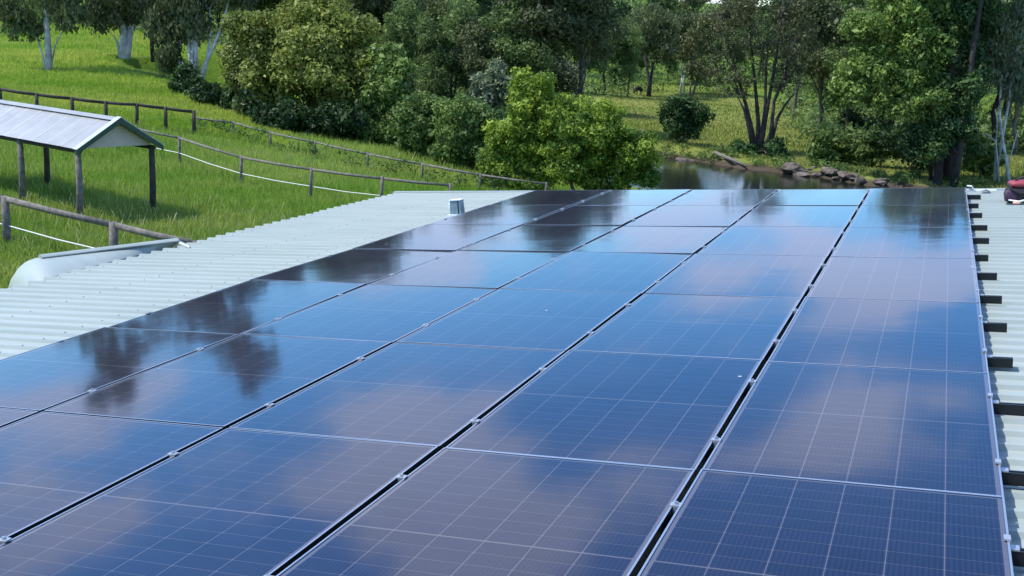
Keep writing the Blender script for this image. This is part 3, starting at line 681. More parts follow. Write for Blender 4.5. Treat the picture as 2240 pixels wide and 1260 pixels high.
def tree(name, label, base_px, lobes, mat, leaves, size, cs=.9, stems=None, bark='barkgrey', r0=.2, seed=1, droop=0, cat='tree', group=None, depth=None, fill=1.0, twigs=0, aspect=.5, squash=.85, stem_end=.35, blossom=0, dz_jit=.5):
    """lobes: (cx, cy, rx, ry[, tone]) in photo pixels, taken at the depth where the tree's foot meets the ground."""
    rg = np.random.default_rng(seed)
    b = atd(base_px[0], base_px[1], depth) if depth else ground(*base_px)
    b = np.array([b[0], b[1], tz(b[0], b[1])]); D = depth_of(b); s = D / FOC
    fwd = RW[:, 2].copy(); fwd[2] = 0; fwd /= np.linalg.norm(fwd)
    root = tag(empty(name, b), label, cat, group); W3 = []
    for lb in lobes:
        cx, cy, rx, ry = lb[:4]; tone = lb[4] if len(lb) > 4 else .5; dd = rg.uniform(-dz_jit, dz_jit) * rx * s
        c = atd(cx, cy, D) + fwd * dd - b
        W3.append((c, rx * s, rx * s * squash, ry * s, tone))
    cl = lobes_to_clumps(W3, cs, rg, fill)
    mb = MB(); tops = []
    if stems:
        for st in stems:
            fr_ = 1.0
            if not isinstance(st[0], tuple): fr_, st = st[0], st[1:]
            off = rg.uniform(-.5, .5); pts = []
            for i, (x, y) in enumerate(st): pts.append(atd(x, y, D) + fwd * off * i * .6 - b)
            pts[0] = pts[0] * [1, 1, 0] + [0, 0, -.25]
            rr0 = r0 * fr_ * rg.uniform(.85, 1.1); mb.tube(pts, list(np.linspace(rr0, rr0 * stem_end, len(pts))), 9); tops.append((pts, rr0))
    else:
        lz = min(w[0][2] - w[3] * .2 for w in W3); cxm = np.mean([w[0] for w in W3], axis=0)
        top = np.array([cxm[0] * .6, cxm[1] * .6, max(lz, .4)]); pts = limb(mb, (0, 0, -.3), top, r0, r0 * .7, rg, 4, 0, .02); tops.append((pts, r0))
    for w in W3:
        best = None
        for pts, rr0 in tops:
            for i, p in enumerate(pts[1:]):
                if p[2] < w[0][2] + .2 * w[3] or best is None:
                    d = np.linalg.norm(p - w[0])
                    if best is None or d < best[0]: best = (d, p, rr0 * (1 - .6 * (i + 1) / len(pts)))
        lp = limb(mb, best[1], w[0], max(best[2] * .5, .03), .025, rg)
        for k in range(twigs):
            d = unit(rg.normal(size=3) + [0, 0, .3]); e = w[0] + d * np.array([w[1], w[2], w[3]]) * rg.uniform(.7, 1.05)
            limb(mb, lp[rg.integers(2, len(lp))], e, .035, .012, rg, 4)
    mb.build('trunk', MT[bark], root, smooth=True)
    V, var = leaf_cloud(cl, leaves, size, rg, droop, aspect)
    link('crown', quads_mesh('crown', V, var, MT[mat]), root)
    if blossom:
        V, var = leaf_cloud(cl, blossom, size * .9, rg, 0, .9); link('blossom', quads_mesh('blossom', V, var, MT['blossom']), root)
    return root

# ------------------------------------------------------------------ trees on the left hill
tree('gum_tree', 'pale straight gum trunk, leftmost tree on the grassy hill', (106, 157), [(45, 25, 42, 38, .4), (135, 15, 55, 38, .4), (72, 62, 24, 26, .35), (155, 48, 34, 22, .4), (35, 55, 24, 20, .4), (85, -60, 70, 55, .5), (140, -120, 65, 55, .5), (70, -200, 70, 55, .5), (120, -290, 75, 65, .5), (90, -380, 60, 55, .5)],
     'gum', 20000, .27, .65, [[(106, 159), (105, 110), (101, 60), (98, 0), (100, -120), (100, -240), (98, -360)], [.35, (101, 157), (93, 118), (82, 85), (62, 50), (40, 20)], [.3, (106, 125), (120, 98), (136, 66), (145, 30)]], 'barkpale', .26, 11, .6, twigs=3, fill=.7)
tree('gum_tree', 'thick pale gum trunk on the hill, second tree from the left', (272, 128), [(262, 30, 48, 34, .45), (305, 32, 40, 28, .45), (225, 45, 34, 20, .4), (230, -20, 60, 42, .5), (300, -60, 70, 50, .5), (260, -150, 85, 65, .5), (280, -250, 70, 60, .5)],
     'gum', 11000, .32, .8, [[(270, 130), (270, 95), (268, 60), (255, 10), (245, -60)], [(276, 130), (280, 90), (284, 50), (300, 0), (310, -80)], [.4, (264, 105), (255, 92), (246, 80)]], 'barkpale', .36, 12, .6, twigs=2, fill=.8)
tree('gum_tree', 'slim dark straight trunk on the hill beside the pale gums', (335, 138), [(325, -10, 42, 40, .4), (352, 40, 28, 30, .35), (355, -60, 48, 44, .4), (330, -130, 60, 60, .5), (345, -220, 50, 55, .5)],
     'gum', 8000, .32, .8, [[(335, 140), (334, 90), (337, 40), (335, -40), (338, -150)], [.5, (333, 85), (325, 62), (316, 44)]], 'barkdark', .20, 13, .6, twigs=2, fill=.8)
tree('gum_tree', 'many stemmed pale gum standing over a dark shrub on the hill', (428, 190), [(378, 85, 26, 36, .3), (395, 25, 45, 40, .4), (440, 5, 40, 30, .4), (365, 130, 18, 26, .3), (350, 60, 30, 34, .4), (425, 60, 32, 30, .35), (480, -20, 60, 42, .5), (390, -60, 70, 50, .5), (440, -140, 85, 65, .5), (390, -240, 75, 65, .5), (440, -330, 70, 65, .5)],
     'gum', 24000, .26, .65, [[(420, 192), (416, 130), (412, 70), (405, 0), (395, -120), (390, -250)], [(428, 192), (430, 120), (432, 60), (438, -20), (440, -150), (440, -330)], [(433, 192), (446, 145), (462, 110), (478, 70), (492, 25), (505, -30)], [(424, 192), (420, 150), (424, 100), (421, 40)], [(414, 190), (398, 158), (384, 130), (372, 112)], [(436, 180), (452, 130), (458, 80), (456, 20)]], 'barkpale', .17, 14, .6, twigs=4, fill=.7, depth=76)
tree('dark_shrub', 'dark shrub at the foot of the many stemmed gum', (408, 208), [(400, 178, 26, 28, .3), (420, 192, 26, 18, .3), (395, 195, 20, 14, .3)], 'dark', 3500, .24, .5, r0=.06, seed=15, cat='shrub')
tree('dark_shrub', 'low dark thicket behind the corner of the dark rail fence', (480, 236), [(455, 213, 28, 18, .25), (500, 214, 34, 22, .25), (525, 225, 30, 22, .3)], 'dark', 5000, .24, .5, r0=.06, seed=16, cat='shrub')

# ------------------------------------------------------------------ trees and bushes in the middle
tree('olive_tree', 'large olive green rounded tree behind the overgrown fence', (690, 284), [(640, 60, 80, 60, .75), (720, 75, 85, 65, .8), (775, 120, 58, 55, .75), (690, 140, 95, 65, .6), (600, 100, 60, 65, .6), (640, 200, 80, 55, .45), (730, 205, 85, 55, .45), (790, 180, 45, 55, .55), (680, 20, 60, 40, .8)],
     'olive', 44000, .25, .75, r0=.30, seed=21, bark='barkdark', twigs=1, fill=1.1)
tree('olive_tree', 'smaller olive tree at the left of the large rounded one', (560, 262), [(535, 90, 45, 55, .5), (560, 160, 55, 55, .5), (520, 140, 30, 40, .45), (590, 210, 45, 40, .5)], 'olive', 15000, .24, .7, r0=.18, seed=22, bark='barkdark', twigs=2)
tree('flowering_shrub', 'white flowering shrub under the smaller olive tree', (560, 262), [(558, 215, 28, 26, .6), (545, 235, 22, 18, .6)], 'mid', 2500, .22, .4, r0=.05, seed=23, cat='shrub', blossom=420)
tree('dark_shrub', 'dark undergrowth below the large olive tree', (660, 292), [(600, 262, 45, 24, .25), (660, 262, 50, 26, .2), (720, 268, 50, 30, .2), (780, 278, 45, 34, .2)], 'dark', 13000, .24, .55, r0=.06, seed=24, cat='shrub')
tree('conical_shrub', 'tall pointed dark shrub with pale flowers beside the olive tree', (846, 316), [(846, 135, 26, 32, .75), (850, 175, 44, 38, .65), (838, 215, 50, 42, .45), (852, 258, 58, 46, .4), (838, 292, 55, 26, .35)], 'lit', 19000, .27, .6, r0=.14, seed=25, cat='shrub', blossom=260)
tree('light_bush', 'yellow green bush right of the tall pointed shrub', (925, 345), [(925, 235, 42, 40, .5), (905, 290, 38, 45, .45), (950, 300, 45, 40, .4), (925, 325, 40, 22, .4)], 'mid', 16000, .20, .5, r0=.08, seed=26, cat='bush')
tree('light_bush', 'green bush between the yellow green bush and the big round bush', (1025, 372), [(1010, 258, 52, 42, .6), (985, 310, 45, 40, .35), (1060, 290, 42, 55, .5), (1050, 345, 40, 30, .4), (1000, 345, 42, 25, .2)], 'mid', 22000, .20, .5, r0=.08, seed=27, cat='bush')
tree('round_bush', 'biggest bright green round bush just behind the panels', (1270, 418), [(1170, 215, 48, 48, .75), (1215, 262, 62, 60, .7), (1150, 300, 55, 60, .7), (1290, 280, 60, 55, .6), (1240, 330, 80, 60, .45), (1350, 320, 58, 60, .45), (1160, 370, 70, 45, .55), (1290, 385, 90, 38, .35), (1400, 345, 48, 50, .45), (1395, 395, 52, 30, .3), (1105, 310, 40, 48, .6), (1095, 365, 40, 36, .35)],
     'bright', 105000, .15, .42, r0=.10, seed=28, cat='bush', depth=51)  # lobe tones paint in the sunny upper left and shaded lower right
tree('soft_tree', 'soft grey green tree rising behind the biggest round bush', (1200, 235), [(1195, 145, 52, 38, .6), (1165, 180, 45, 40, .5), (1225, 185, 50, 42, .5)], 'grey', 9000, .30, .7, r0=.15, seed=29, depth=104)
tree('soft_tree', 'feathery grey shrub tree left of the biggest round bush', (1088, 280), [(1080, 180, 40, 36, .5), (1095, 220, 42, 40, .45), (1060, 215, 28, 34, .4)], 'grey', 8000, .27, .6, r0=.12, seed=30, depth=84, twigs=3)

# ------------------------------------------------------------------ creek side and valley
tree('bare_tree', 'big dark many stemmed tree with thin crown on the creek bank', (1660, 338), [(1600, 40, 45, 45, .5), (1650, 20, 55, 40, .5), (1710, 30, 50, 42, .5), (1745, 100, 42, 55, .4), (1590, 130, 40, 50, .4), (1660, 105, 50, 50, .45), (1720, 170, 40, 45, .4), (1610, 190, 35, 38, .4), (1665, -60, 70, 50, .5)],
     'brown', 15000, .20, .45, [[(1655, 340), (1645, 285), (1632, 230), (1612, 160), (1590, 90), (1570, 30)], [(1658, 340), (1660, 270), (1655, 200), (1648, 120), (1640, 40)], [(1661, 340), (1670, 280), (1680, 215), (1692, 140), (1702, 60), (1708, -10)], [(1664, 340), (1685, 290), (1690, 220), (1716, 150), (1735, 80)], [(1669, 340), (1690, 305), (1703, 262), (1722, 232), (1745, 205)], [(1652, 338), (1636, 275), (1625, 240), (1612, 215)], [(1660, 338), (1672, 240), (1672, 150), (1676, 70)]],
     'barkdark', .21, 31, .4, twigs=16, fill=.6, stem_end=.22)
tree('small_tree', 'small dark round tree in the field left of the creek tree', (1497, 316), [(1495, 240, 46, 26, .45), (1475, 258, 30, 22, .4), (1520, 268, 30, 22, .45), (1492, 288, 32, 26, .3)], 'dark', 9000, .26, .55, r0=.12, seed=32)
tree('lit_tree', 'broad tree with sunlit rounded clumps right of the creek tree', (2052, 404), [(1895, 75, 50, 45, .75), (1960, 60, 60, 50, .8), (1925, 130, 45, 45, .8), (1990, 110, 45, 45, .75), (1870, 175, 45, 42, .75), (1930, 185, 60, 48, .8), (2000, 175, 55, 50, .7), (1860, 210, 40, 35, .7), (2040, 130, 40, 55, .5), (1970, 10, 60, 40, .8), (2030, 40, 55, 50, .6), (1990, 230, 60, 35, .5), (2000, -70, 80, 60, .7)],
     'lit', 52000, .25, .6, [[(2050, 404), (2058, 340), (2048, 270), (2055, 200), (2060, 100), (2050, 0), (2030, -70)], [.5, (2052, 300), (2030, 240), (1995, 212), (1950, 210), (1915, 205)]], 'barkdark', .34, 33, twigs=1, fill=1.0)  # paler lobe tones paint in the sunlit clumps
tree('dark_tree', 'tall dark trunk with leafy boughs just right of the lit tree', (2090, 404), [(2095, 205, 45, 40, .5), (2070, 250, 45, 40, .45), (2060, 300, 45, 38, .5), (2100, 300, 38, 40, .5), (2030, 310, 40, 34, .4), (2110, 150, 40, 50, .4), (2090, 60, 55, 60, .4), (2140, 70, 50, 60, .4), (2110, -40, 80, 65, .5), (2080, -120, 75, 60, .5)],
     'dark', 36000, .27, .75, [[(2086, 404), (2094, 340), (2098, 270), (2108, 200), (2112, 130), (2120, 60), (2126, 0), (2120, -90)], [(2112, 150), (2095, 110), (2080, 80), (2068, 20), (2060, -80)], [(2106, 160), (2080, 115), (2060, 100)]], 'barkdark', .30, 34, twigs=1, fill=.9)
tree('dead_gum', 'grey gum with bare white limbs at the right edge', (2208, 402), [(2190, 60, 60, 60, .4), (2235, 100, 45, 70, .4), (2170, 140, 40, 60, .35), (2220, 190, 45, 50, .35), (2200, -60, 80, 70, .4), (2260, 0, 60, 70, .4)],
     'grey', 12000, .27, .75, [[(2210, 404), (2203, 350), (2195, 300), (2192, 250), (2196, 190), (2200, 100), (2198, 0)], [.6, (2198, 330), (2180, 310), (2160, 292), (2154, 300)], [.6, (2192, 290), (2180, 262), (2174, 238)], [.5, (2204, 330), (2222, 300), (2226, 285)], [(2196, 260), (2210, 215), (2216, 170)]], 'barkpale', .12, 35, .8, twigs=3, fill=.6)
for i, (bx_, lb, mt, lab) in enumerate([
        ((1797, 362), [(1795, 325, 20, 30, .5), (1800, 345, 22, 18, .5)], 'mid', 'small bright shrub on the bank above the boulders'),
        ((1860, 362), [(1850, 330, 30, 24, .5), (1875, 340, 24, 20, .5)], 'mid', 'low spreading shrub right of the small bright bank shrub'),
        ((1926, 368), [(1915, 320, 34, 24, .5), (1945, 328, 26, 20, .45)], 'mid', 'little tree with a short trunk on the bank lawn'),
        ((1990, 372), [(1980, 300, 60, 40, .35), (2020, 345, 45, 30, .35)], 'dark', 'dark spreading bush left of the tall dark trunks'),
        ((1870, 312), [(1850, 280, 45, 30, .3), (1900, 285, 45, 34, .3)], 'dark', 'dark scrub at the edge of the far field'),
        ((1690, 343), [(1690, 325, 24, 14, .3), (1632, 330, 20, 12, .3)], 'dark', 'low dark scrub around the foot of the creek tree'),
        ((2150, 392), [(2150, 360, 40, 24, .5), (2130, 330, 30, 30, .4)], 'mid', 'leafy bush between the dark trunk and the bare gum')]):
    tree('bank_shrub', lab, bx_, lb, mt, 5000, .26, .5, r0=.07, seed=50 + i, cat='shrub', group='shrubs along the creek bank')
tree('field_gum', 'dark forked gum beside the black cow in the far field', (1418, 212), [(1400, 80, 42, 36, .6), (1440, 75, 40, 36, .6), (1420, 40, 45, 34, .65), (1375, 110, 30, 28, .5), (1445, 115, 34, 26, .5)], 'gum', 10000, .40, 1.0, [[(1418, 214), (1420, 180), (1415, 150), (1405, 110)], [(1420, 212), (1424, 170), (1432, 130), (1440, 90)]], 'barkdark', .33, 41, .5, twigs=2)
tree('field_gum', 'slim pale gum in the field right of the forked gum', (1488, 208), [(1480, 110, 34, 36, .45), (1510, 70, 40, 36, .5), (1475, 60, 36, 30, .5)], 'gum', 7000, .40, 1.0, [[(1486, 210), (1492, 175), (1490, 140), (1480, 100)], [(1500, 200), (1494, 180), (1500, 150), (1510, 100)]], 'barkpale', .22, 42, .6, twigs=3, fill=.7)
tree('field_gum', 'twin stemmed grey gum behind the small dark field tree', (1512, 212), [(1530, 110, 36, 40, .4), (1550, 60, 40, 36, .45), (1535, 150, 28, 24, .4)], 'brown', 7000, .38, 1.0, [[(1508, 214), (1512, 180), (1516, 150), (1520, 110)], [(1512, 214), (1524, 180), (1532, 140), (1545, 80)]], 'barkgrey', .22, 43, .5, twigs=3, fill=.7)
tree('field_gum', 'small sapling standing left of the black cow', (1341, 203), [(1340, 165, 12, 20, .4), (1342, 180, 12, 10, .4)], 'dark', 1200, .36, .5, r0=.08, seed=44)

# ------------------------------------------------------------------ the wood on the hillside behind
rg = np.random.default_rng(77)
def wood_tree(kind, seed):
    r_ = np.random.default_rng(seed); root = empty('forest_tree'); H = 15.0
    lob = []
    if kind == 'round':
        for i in range(9):
            a = r_.uniform(0, 6.28); q = r_.uniform(.2, 1) * 3.2; lob.append((np.array([q * math.cos(a), q * math.sin(a), r_.uniform(.42, .9) * H]), 2.0, 2.0, 1.7, r_.uniform(.3, .7)))
    elif kind == 'tall':
        for i in range(10):
            t = i / 9; a = r_.uniform(0, 6.28); q = (1.2 + 1.2 * math.sin(math.pi * t)) * r_.uniform(.3, 1); lob.append((np.array([q * math.cos(a), q * math.sin(a), (.3 + .67 * t) * H]), 1.7 - .5 * t, 1.7 - .5 * t, 1.9, r_.uniform(.3, .7)))
    else:
        for i in range(8):
            a = r_.uniform(0, 6.28); q = r_.uniform(.3, 1) * 3.0; lob.append((np.array([q * math.cos(a), q * math.sin(a), r_.uniform(.5, .97) * H]), 1.6, 1.6, 1.3, r_.uniform(.3, .7)))
    cl = lobes_to_clumps(lob, .95, r_, .8 if kind != 'open' else .55); mb = MB()
    tp = limb(mb, (0, 0, -.6), (r_.uniform(-.4, .4), r_.uniform(-.4, .4), H * .72), .22, .07, r_, 6, 0, .012)
    for w in lob: limb(mb, tp[r_.integers(2, 6)], w[0], .09, .03, r_, 4)
    tk = mb.build('trunk', MT['barkgrey' if kind == 'open' else 'barkdark'], root, smooth=True)
    V, var = leaf_cloud(cl, 17000 if kind != 'open' else 12000, .29, r_, .5 if kind == 'open' else .15)
    cr_ = link('crown', quads_mesh('crown', V, var, MT['forest' if kind != 'open' else 'gum']), root)
    return root, tk, cr_
KINDS = ['round', 'tall', 'open', 'round', 'tall', 'open', 'round', 'tall']
WL = {'round': 'round green tree', 'tall': 'tall narrow tree', 'open': 'thin pale trunked gum'}
def lo_of(x): return 140 if x < 480 else 108 if x < 860 else 92 if x < 1290 else 165 if x < 1370 else 200 if x < 1740 else 125 if x < 1800 else 100
protos = [(k_, ) + wood_tree(k_, 100 + i) for i, k_ in enumerate(KINDS)]
used = set(); spots = []; wood = []
for x in np.arange(-250, 2500, 52.0):
    d = lo_of(x)
    while d < 290:
        spots.append((x + rg.uniform(-22, 22), d * rg.uniform(.97, 1.05)))
        d *= 1.30 if d < 150 else 1.34
for x, d in spots:
    i = int(rg.integers(len(protos)))
    kd, root, tk, crn = protos[i]
    if i in used:
        r2 = root.copy(); COL.objects.link(r2)
        for ch in (tk, crn):
            c2 = ch.copy(); COL.objects.link(c2); c2.parent = r2
        root = r2
    used.add(i)
    r_ = ray(x, 100); hd = r_[:2] / r_[2] * 0 + r_[:2]; p = CAM[:2] + hd * d
    h = rg.uniform(.72, 1.08)
    if 860 < x < 1290 and d < 125: h = rg.uniform(.62, 1.0)
    if 1370 < x < 1740: h = rg.uniform(.5, .66) if d < 245 else rg.uniform(.95, 1.2)
    if x < 480: h = rg.uniform(.6, .9)
    root.location = (p[0], p[1], tz(p[0], p[1])); root.rotation_euler = (0, 0, rg.uniform(0, 6.28)); w = h * rg.uniform(.95, 1.4); root.scale = (w, w, h)
    zone = 'behind the hill gums' if x < 480 else 'behind the olive tree' if x < 830 else 'behind the pointed shrub' if x < 1060 else 'behind the round bush' if x < 1330 else 'behind the cow' if x < 1570 else 'behind the creek bank tree' if x < 1800 else 'behind the sunlit tree' if x < 2060 else 'behind the bare gum'
    row = 'front edge' if d < 1.15 * lo_of(x) else 'inner row' if d < 1.5 * lo_of(x) else 'back row'
    wood.append((x, root, '%s, %s of wood %s' % (WL[kd], row, zone)))
ORD = ['leftmost', 'second from left', 'third from left', 'fourth from left', 'fifth from left', 'sixth from left', 'seventh from left', 'eighth from left', 'ninth from left', 'tenth from left', 'eleventh from left', 'twelfth from left']
for lb in sorted(set(w_[2] for w_ in wood)):
    same = sorted([w_ for w_ in wood if w_[2] == lb], key=lambda w_: w_[0])
    for k_, (x, root, _) in enumerate(same):
        tag(root, lb if len(same) == 1 else lb + ', ' + ORD[min(k_, 11)], 'tree', 'trees of the wood behind the fields')
# undergrowth at the foot of the wood
cl = []
for x in np.arange(-330, 2620, 13.0):
    lo = lo_of(x) * .97
    for d in (lo, lo * 1.12, lo * 1.3, lo * 1.55):
        r_ = ray(x + rg.uniform(-10, 10), 100); dd = d * rg.uniform(.96, 1.05); p = r_[:2] * dd; s_ = rg.uniform(.8, 1.9) * (1.35 if 1290 < x < 1800 else 1)
        cl.append([p[0], p[1], tz(p[0], p[1]) + s_ * .5, s_ * 1.3, s_ * 1.3, s_, rg.uniform(.1, .7)])
V, var = leaf_cloud(cl, 75000, .42, rg, .1)
tag(link('undergrowth', quads_mesh('undergrowth', V, var, MT['forest'])), 'dense dark undergrowth along the foot of the wood', 'undergrowth', kind='stuff')

# far hills: the wood goes on as one mass
cl = []
for a in np.arange(-75, 62, .55):
    for d in (270, 310, 360, 420, 490, 570):
        t = rad(a + rg.uniform(-.4, .4)); dd = d * rg.uniform(.95, 1.06); p = (math.sin(t) * dd, math.cos(t) * dd); s_ = rg.uniform(2.2, 4.2)
        cl.append([p[0], p[1], tz(p[0], p[1]) + 4 + rg.uniform(0, 6), s_ * 1.1, s_ * 1.1, s_ * 1.5, rg.uniform(.1, .7)])
V, var = leaf_cloud(cl, 110000, 1.0, rg, .1)
tag(link('far_wood', quads_mesh('far_wood', V, var, MT['forest'])), 'far wooded hills closing the view behind the fields', 'wood', kind='stuff')

# ------------------------------------------------------------------ grass
def blades(n, x0, x1, d0, d1, h0, h1, wk, mat, name, label, seed, keep=None):
    r_ = np.random.default_rng(seed)
    x = r_.uniform(x0, x1, n); u_ = r_.random(n); d = 1 / (1 / d0 + u_ * (1 / d1 - 1 / d0))
    rr_ = np.stack([(RW[0, 0] * (x - 1120) / FOC + RW[0, 1] * (-530 / FOC) + RW[0, 2]), (RW[1, 0] * (x - 1120) / FOC + RW[1, 1] * (-530 / FOC) + RW[1, 2])], 1)
    X, Y = rr_[:, 0] * d, rr_[:, 1] * d
    k = keep(X, Y) if keep else np.ones(n, bool); X, Y, d = X[k], Y[k], d[k]; n = len(X); Z = terrain(X, Y)
    def wav(f0, k_, q_):
        g_ = np.random.default_rng(q_); o_ = np.zeros(n)
        for i_ in range(k_):
            a_ = g_.uniform(0, 6.283); f_ = f0 * g_.uniform(.6, 1.8); o_ += np.sin((X * np.cos(a_) + Y * np.sin(a_)) * f_ + g_.uniform(0, 6.283))
        return np.clip(.5 + .5 * o_ / math.sqrt(k_), 0, 1)
    patch = .6 * wav(.35, 7, 1) + .4 * wav(1.1, 7, 2); fine = wav(3.6, 8, 3); tint = .55 * wav(.22, 7, 4) + .45 * wav(.9, 7, 5)
    h = (h0 + (h1 - h0) * np.clip(.45 * patch + .35 * fine + .35 * r_.random(n), 0, 1)) * r_.uniform(.7, 1.15, n)
    a = r_.uniform(0, 6.283, n); w = wk * d * r_.uniform(.6, 1.3, n); ln = h * r_.uniform(.05, .55, n); b = r_.uniform(0, 6.283, n)
    V = np.empty((n, 4, 3)); bx_, by_ = np.cos(a) * w, np.sin(a) * w; lx, ly = np.cos(b) * ln, np.sin(b) * ln
    V[:, 0] = np.stack([X - bx_, Y - by_, Z - .03], 1); V[:, 1] = np.stack([X + bx_, Y + by_, Z - .03], 1)
    V[:, 2] = np.stack([X + lx * .8 + bx_ * .4, Y + ly * .8 + by_ * .4, Z + h * .9], 1); V[:, 3] = np.stack([X + lx - bx_ * .15, Y + ly - by_ * .15, Z + h], 1)
    var = np.clip(-.18 + .95 * tint + .22 * r_.random(n) + .45 * (r_.random(n) > .93), 0, 1)
    return tag(link(name, quads_mesh(name, V.reshape(-1, 3), var, MT[mat])), label, 'grass', kind='stuff')
ex = arr(EAVE + .1, 0)[0]
def not_shed(X, Y): return ~((X > ex) & (Y < V1 + A0[1] + .2)) & (bank_s(X, Y) < -.3) | ((bank_s(X, Y) > 25) & ~((X > ex) & (Y < V1 + A0[1] + .2)))
blades(520000, -200, 1480, 12.5, 72, .08, .40, .00030, 'blade', 'meadow_grass', 'long green meadow grass around the shelter and fences', 5, not_shed)
blades(140000, -250, 640, 56, 190, .10, .36, .0005, 'hillblade', 'hill_grass', 'sunlit green grass covering the hill under the gum trees', 6, not_shed)
blades(80000, 1330, 2450, 66, 215, .06, .24, .0006, 'dryblade', 'field_grass', 'yellowish short grass of the field across the creek', 7, not_shed)

MT['seedhead'] = grass_mat('grass_seedheads', (0.34, 0.33, 0.12), (0.62, 0.56, 0.34))
def seed_patch(X, Y):
    g_ = np.random.default_rng(12); o_ = np.zeros(X.shape)
    for i_ in range(8):
        a_ = g_.uniform(0, 6.283); f_ = g_.uniform(.25, .9); o_ += np.sin((X * np.cos(a_) + Y * np.sin(a_)) * f_ + g_.uniform(0, 6.283))
    return not_shed(X, Y) & (o_ > 1.2)
blades(9000, -200, 1200, 12.5, 60, .30, .55, .00017, 'seedhead', 'seeding_grass', 'pale seeding grass stalks standing in patches of the meadow', 8, seed_patch)
# weeds tangled along the overgrown fence
cl = []; tt = np.random.default_rng(33)
for a, b in zip(f4[:-1], f4[1:]):
    for k_ in range(11):
        p = lerp(a[:2], b[:2], tt.random()) + tt.normal(0, .22, 2); r_ = tt.uniform(.12, .34); cl.append([p[0], p[1], tz(*p) + tt.uniform(.05, .75), r_ * 1.3, r_ * 1.3, r_, tt.uniform(0, .8)])
V, var = leaf_cloud(cl, 3000, .15, tt, .2, .3)
tag(link('fence_weeds', quads_mesh('fence_weeds', V, var, MT['mid'])), 'weeds and vines tangled along the overgrown rail fence', 'weeds', kind='stuff')

# ------------------------------------------------------------------ creek bank: boulders, driftwood
def boulder(name, label, px, rx, ry, rz, seed, group='boulders along the creek bank'):
    rx, ry, rz = rx * .8, ry * .8, rz * .72
    p = ground(*px); r_ = np.random.default_rng(seed)
    bm = bmesh.new(); q = unit(r_.normal(size=(34, 3))) * r_.uniform(.72, 1.0, (34, 1))
    for c in q: bm.verts.new((c[0] * rx, c[1] * ry, c[2] * rz))
    h_ = bmesh.ops.convex_hull(bm, input=bm.verts[:]); bmesh.ops.delete(bm, geom=[v_ for v_ in h_['geom_interior'] if isinstance(v_, bmesh.types.BMVert)], context='VERTS')
    bmesh.ops.subdivide_edges(bm, edges=bm.edges[:], cuts=2, use_grid_fill=True)
    for v_ in bm.verts:
        c = v_.co; c += Vector(r_.normal(0, .028, 3) * min(rx, ry, rz) * 1.6) + Vector((0, 0, .05 * rz * math.sin(6 * c.x / rx) * math.sin(5 * c.y / ry)))
    me = bpy.data.meshes.new(name); bm.to_mesh(me); bm.free(); me.materials.append(MT['rock'])
    o = link(name, me); o.location = (p[0], p[1], p[2] + rz * .25); o.rotation_euler = (0, 0, r_.uniform(0, 6.28)); tag(o, label, 'boulder', group); return o
boulder('boulder', 'largest reddish brown boulder on the creek bank', (1728, 372), 1.35, 1.0, .75, 1)
boulder('boulder', 'flat brown boulder at the water just below the largest one', (1752, 386), 1.1, .8, .35, 2)
boulder('boulder', 'long low boulder right of the largest one on the bank', (1812, 380), 1.5, .8, .5, 3)
boulder('boulder', 'brown boulder in the middle of the rocky bank', (1845, 390), .9, .7, .5, 4)
boulder('boulder', 'small boulder near the right end of the rocky bank', (1885, 397), .8, .6, .4, 5)
boulder('boulder', 'pale pebble sized boulder on the grass above the rocks', (1780, 369), .35, .3, .22, 6)
boulder('boulder', 'rightmost boulder where the bank meets the panels', (1925, 402), .9, .6, .38, 7)
boulder('boulder', 'low boulder at the left end of the water', (1500, 352), 1.2, .6, .25, 8)
br = random.Random(40)
for i in range(16):
    x = br.uniform(1715, 1960); y = 366 + (x - 1715) * .155 + br.uniform(-3, 11); k_ = br.uniform(.28, .6)
    boulder('boulder', 'one of the small broken stones scattered between the bank boulders', (x, y), k_ * 1.3, k_, k_ * .6, 200 + i, 'small stones on the creek bank')
# sedge and overhanging weeds along the far bank
cl = []; tt = np.random.default_rng(31)
for a, b in zip(BANK[:-1], BANK[1:]):
    ln = np.linalg.norm(b - a)
    if ln > 60: continue
    d = (b - a) / ln; nn = np.array([d[1], -d[0]])
    for k_ in range(int(ln / .45)):
        p = a + d * tt.uniform(0, ln) + nn * tt.uniform(-3.2, -.1); r_ = tt.uniform(.18, .5); cl.append([p[0], p[1], tz(*p) + r_ * .35, r_ * 1.4, r_ * 1.4, r_, tt.uniform(0, .9)])
V, var = leaf_cloud(cl, 16000, .24, tt, .1, .3)
tag(link('bank_sedge', quads_mesh('bank_sedge', V, var, MT['mid'])), 'low green sedge and weeds hanging over the far creek bank', 'sedge', kind='stuff')
lg = [ground(1548, 356), ground(1562, 347), ground(1600, 358), ground(1632, 366)]
lgo = tag(empty('driftwood_log', lg[0]), 'pale curved driftwood log on the bank left of the creek tree', 'log'); l0 = np.array(lgo.location)
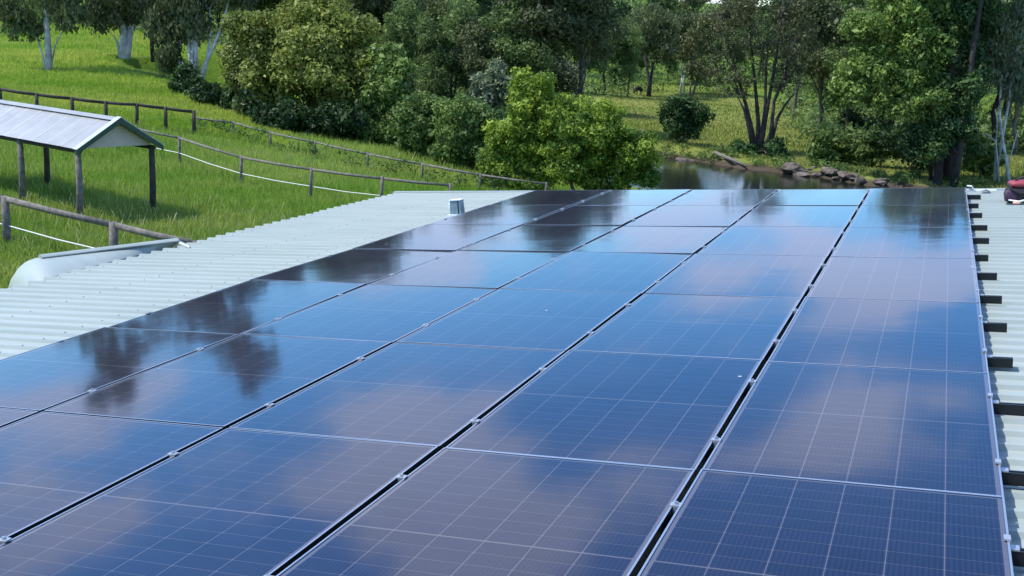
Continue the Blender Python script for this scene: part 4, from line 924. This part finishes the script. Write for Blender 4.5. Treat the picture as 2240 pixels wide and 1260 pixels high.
MB().tube([lg[0] - l0 + [0, 0, .05], lg[1] - l0 + [0, 0, .35], lg[2] - l0 + [0, 0, .25], lg[3] - l0 + [0, 0, .05]], [.10, .16, .14, .06], 9).build('trunk', MT['wood'], lgo, True)
MB().tube([lg[1] - l0 + [0, 0, .35], lg[1] - l0 + [.3, .2, .75]], [.06, .02], 7).build('snag', MT['wood'], lgo, True)

# ------------------------------------------------------------------ cow in the far field
cp = ground(1396, 208); ca = math.atan2(RW[1, 0], RW[0, 0])
me = bpy.data.meshes.new('cow_body')
J = [((0, 0, 1.05), .36), ((.45, 0, 1.08), .34), ((.75, 0, 1.0), .30), ((-.45, 0, 1.04), .37), ((-.80, 0, 1.10), .30), ((-1.05, 0, 1.0), .18), ((-1.28, 0, .72), .13), ((-1.42, 0, .45), .12), ((-1.56, 0, .28), .08),
     ((-.72, .17, .70), .13), ((-.74, .18, .38), .075), ((-.70, .18, .04), .065), ((-.72, -.17, .70), .13), ((-.66, -.18, .38), .075), ((-.70, -.18, .04), .065),
     ((.78, .17, .70), .16), ((.90, .18, .42), .075), ((.82, .18, .04), .065), ((.78, -.17, .70), .16), ((.84, -.18, .42), .075), ((.74, -.18, .04), .065), ((1.02, 0, .98), .05), ((1.08, 0, .55), .03),
     ((-1.34, .20, .56), .04), ((-1.34, -.20, .56), .04)]
E_ = [(0, 1), (1, 2), (0, 3), (3, 4), (4, 5), (5, 6), (6, 7), (7, 8), (4, 9), (9, 10), (10, 11), (4, 12), (12, 13), (13, 14), (2, 15), (15, 16), (16, 17), (2, 18), (18, 19), (19, 20), (2, 21), (21, 22), (7, 23), (7, 24)]
me.from_pydata([j[0] for j in J], E_, []); me.update(); me.materials.append(MT['cow'])
co = link('cow', me); co.location = (cp[0], cp[1], cp[2] - .02); co.rotation_euler = (0, 0, ca + .9)
sk = co.modifiers.new('skin', 'SKIN'); sk.use_smooth_shade = True
for i, j in enumerate(J): me.skin_vertices[0].data[i].radius = (j[1], j[1])
me.skin_vertices[0].data[0].use_root = True
co.modifiers.new('smooth', 'SUBSURF').levels = 1
tag(co, 'black cow grazing by the forked gum in the far field', 'cow')
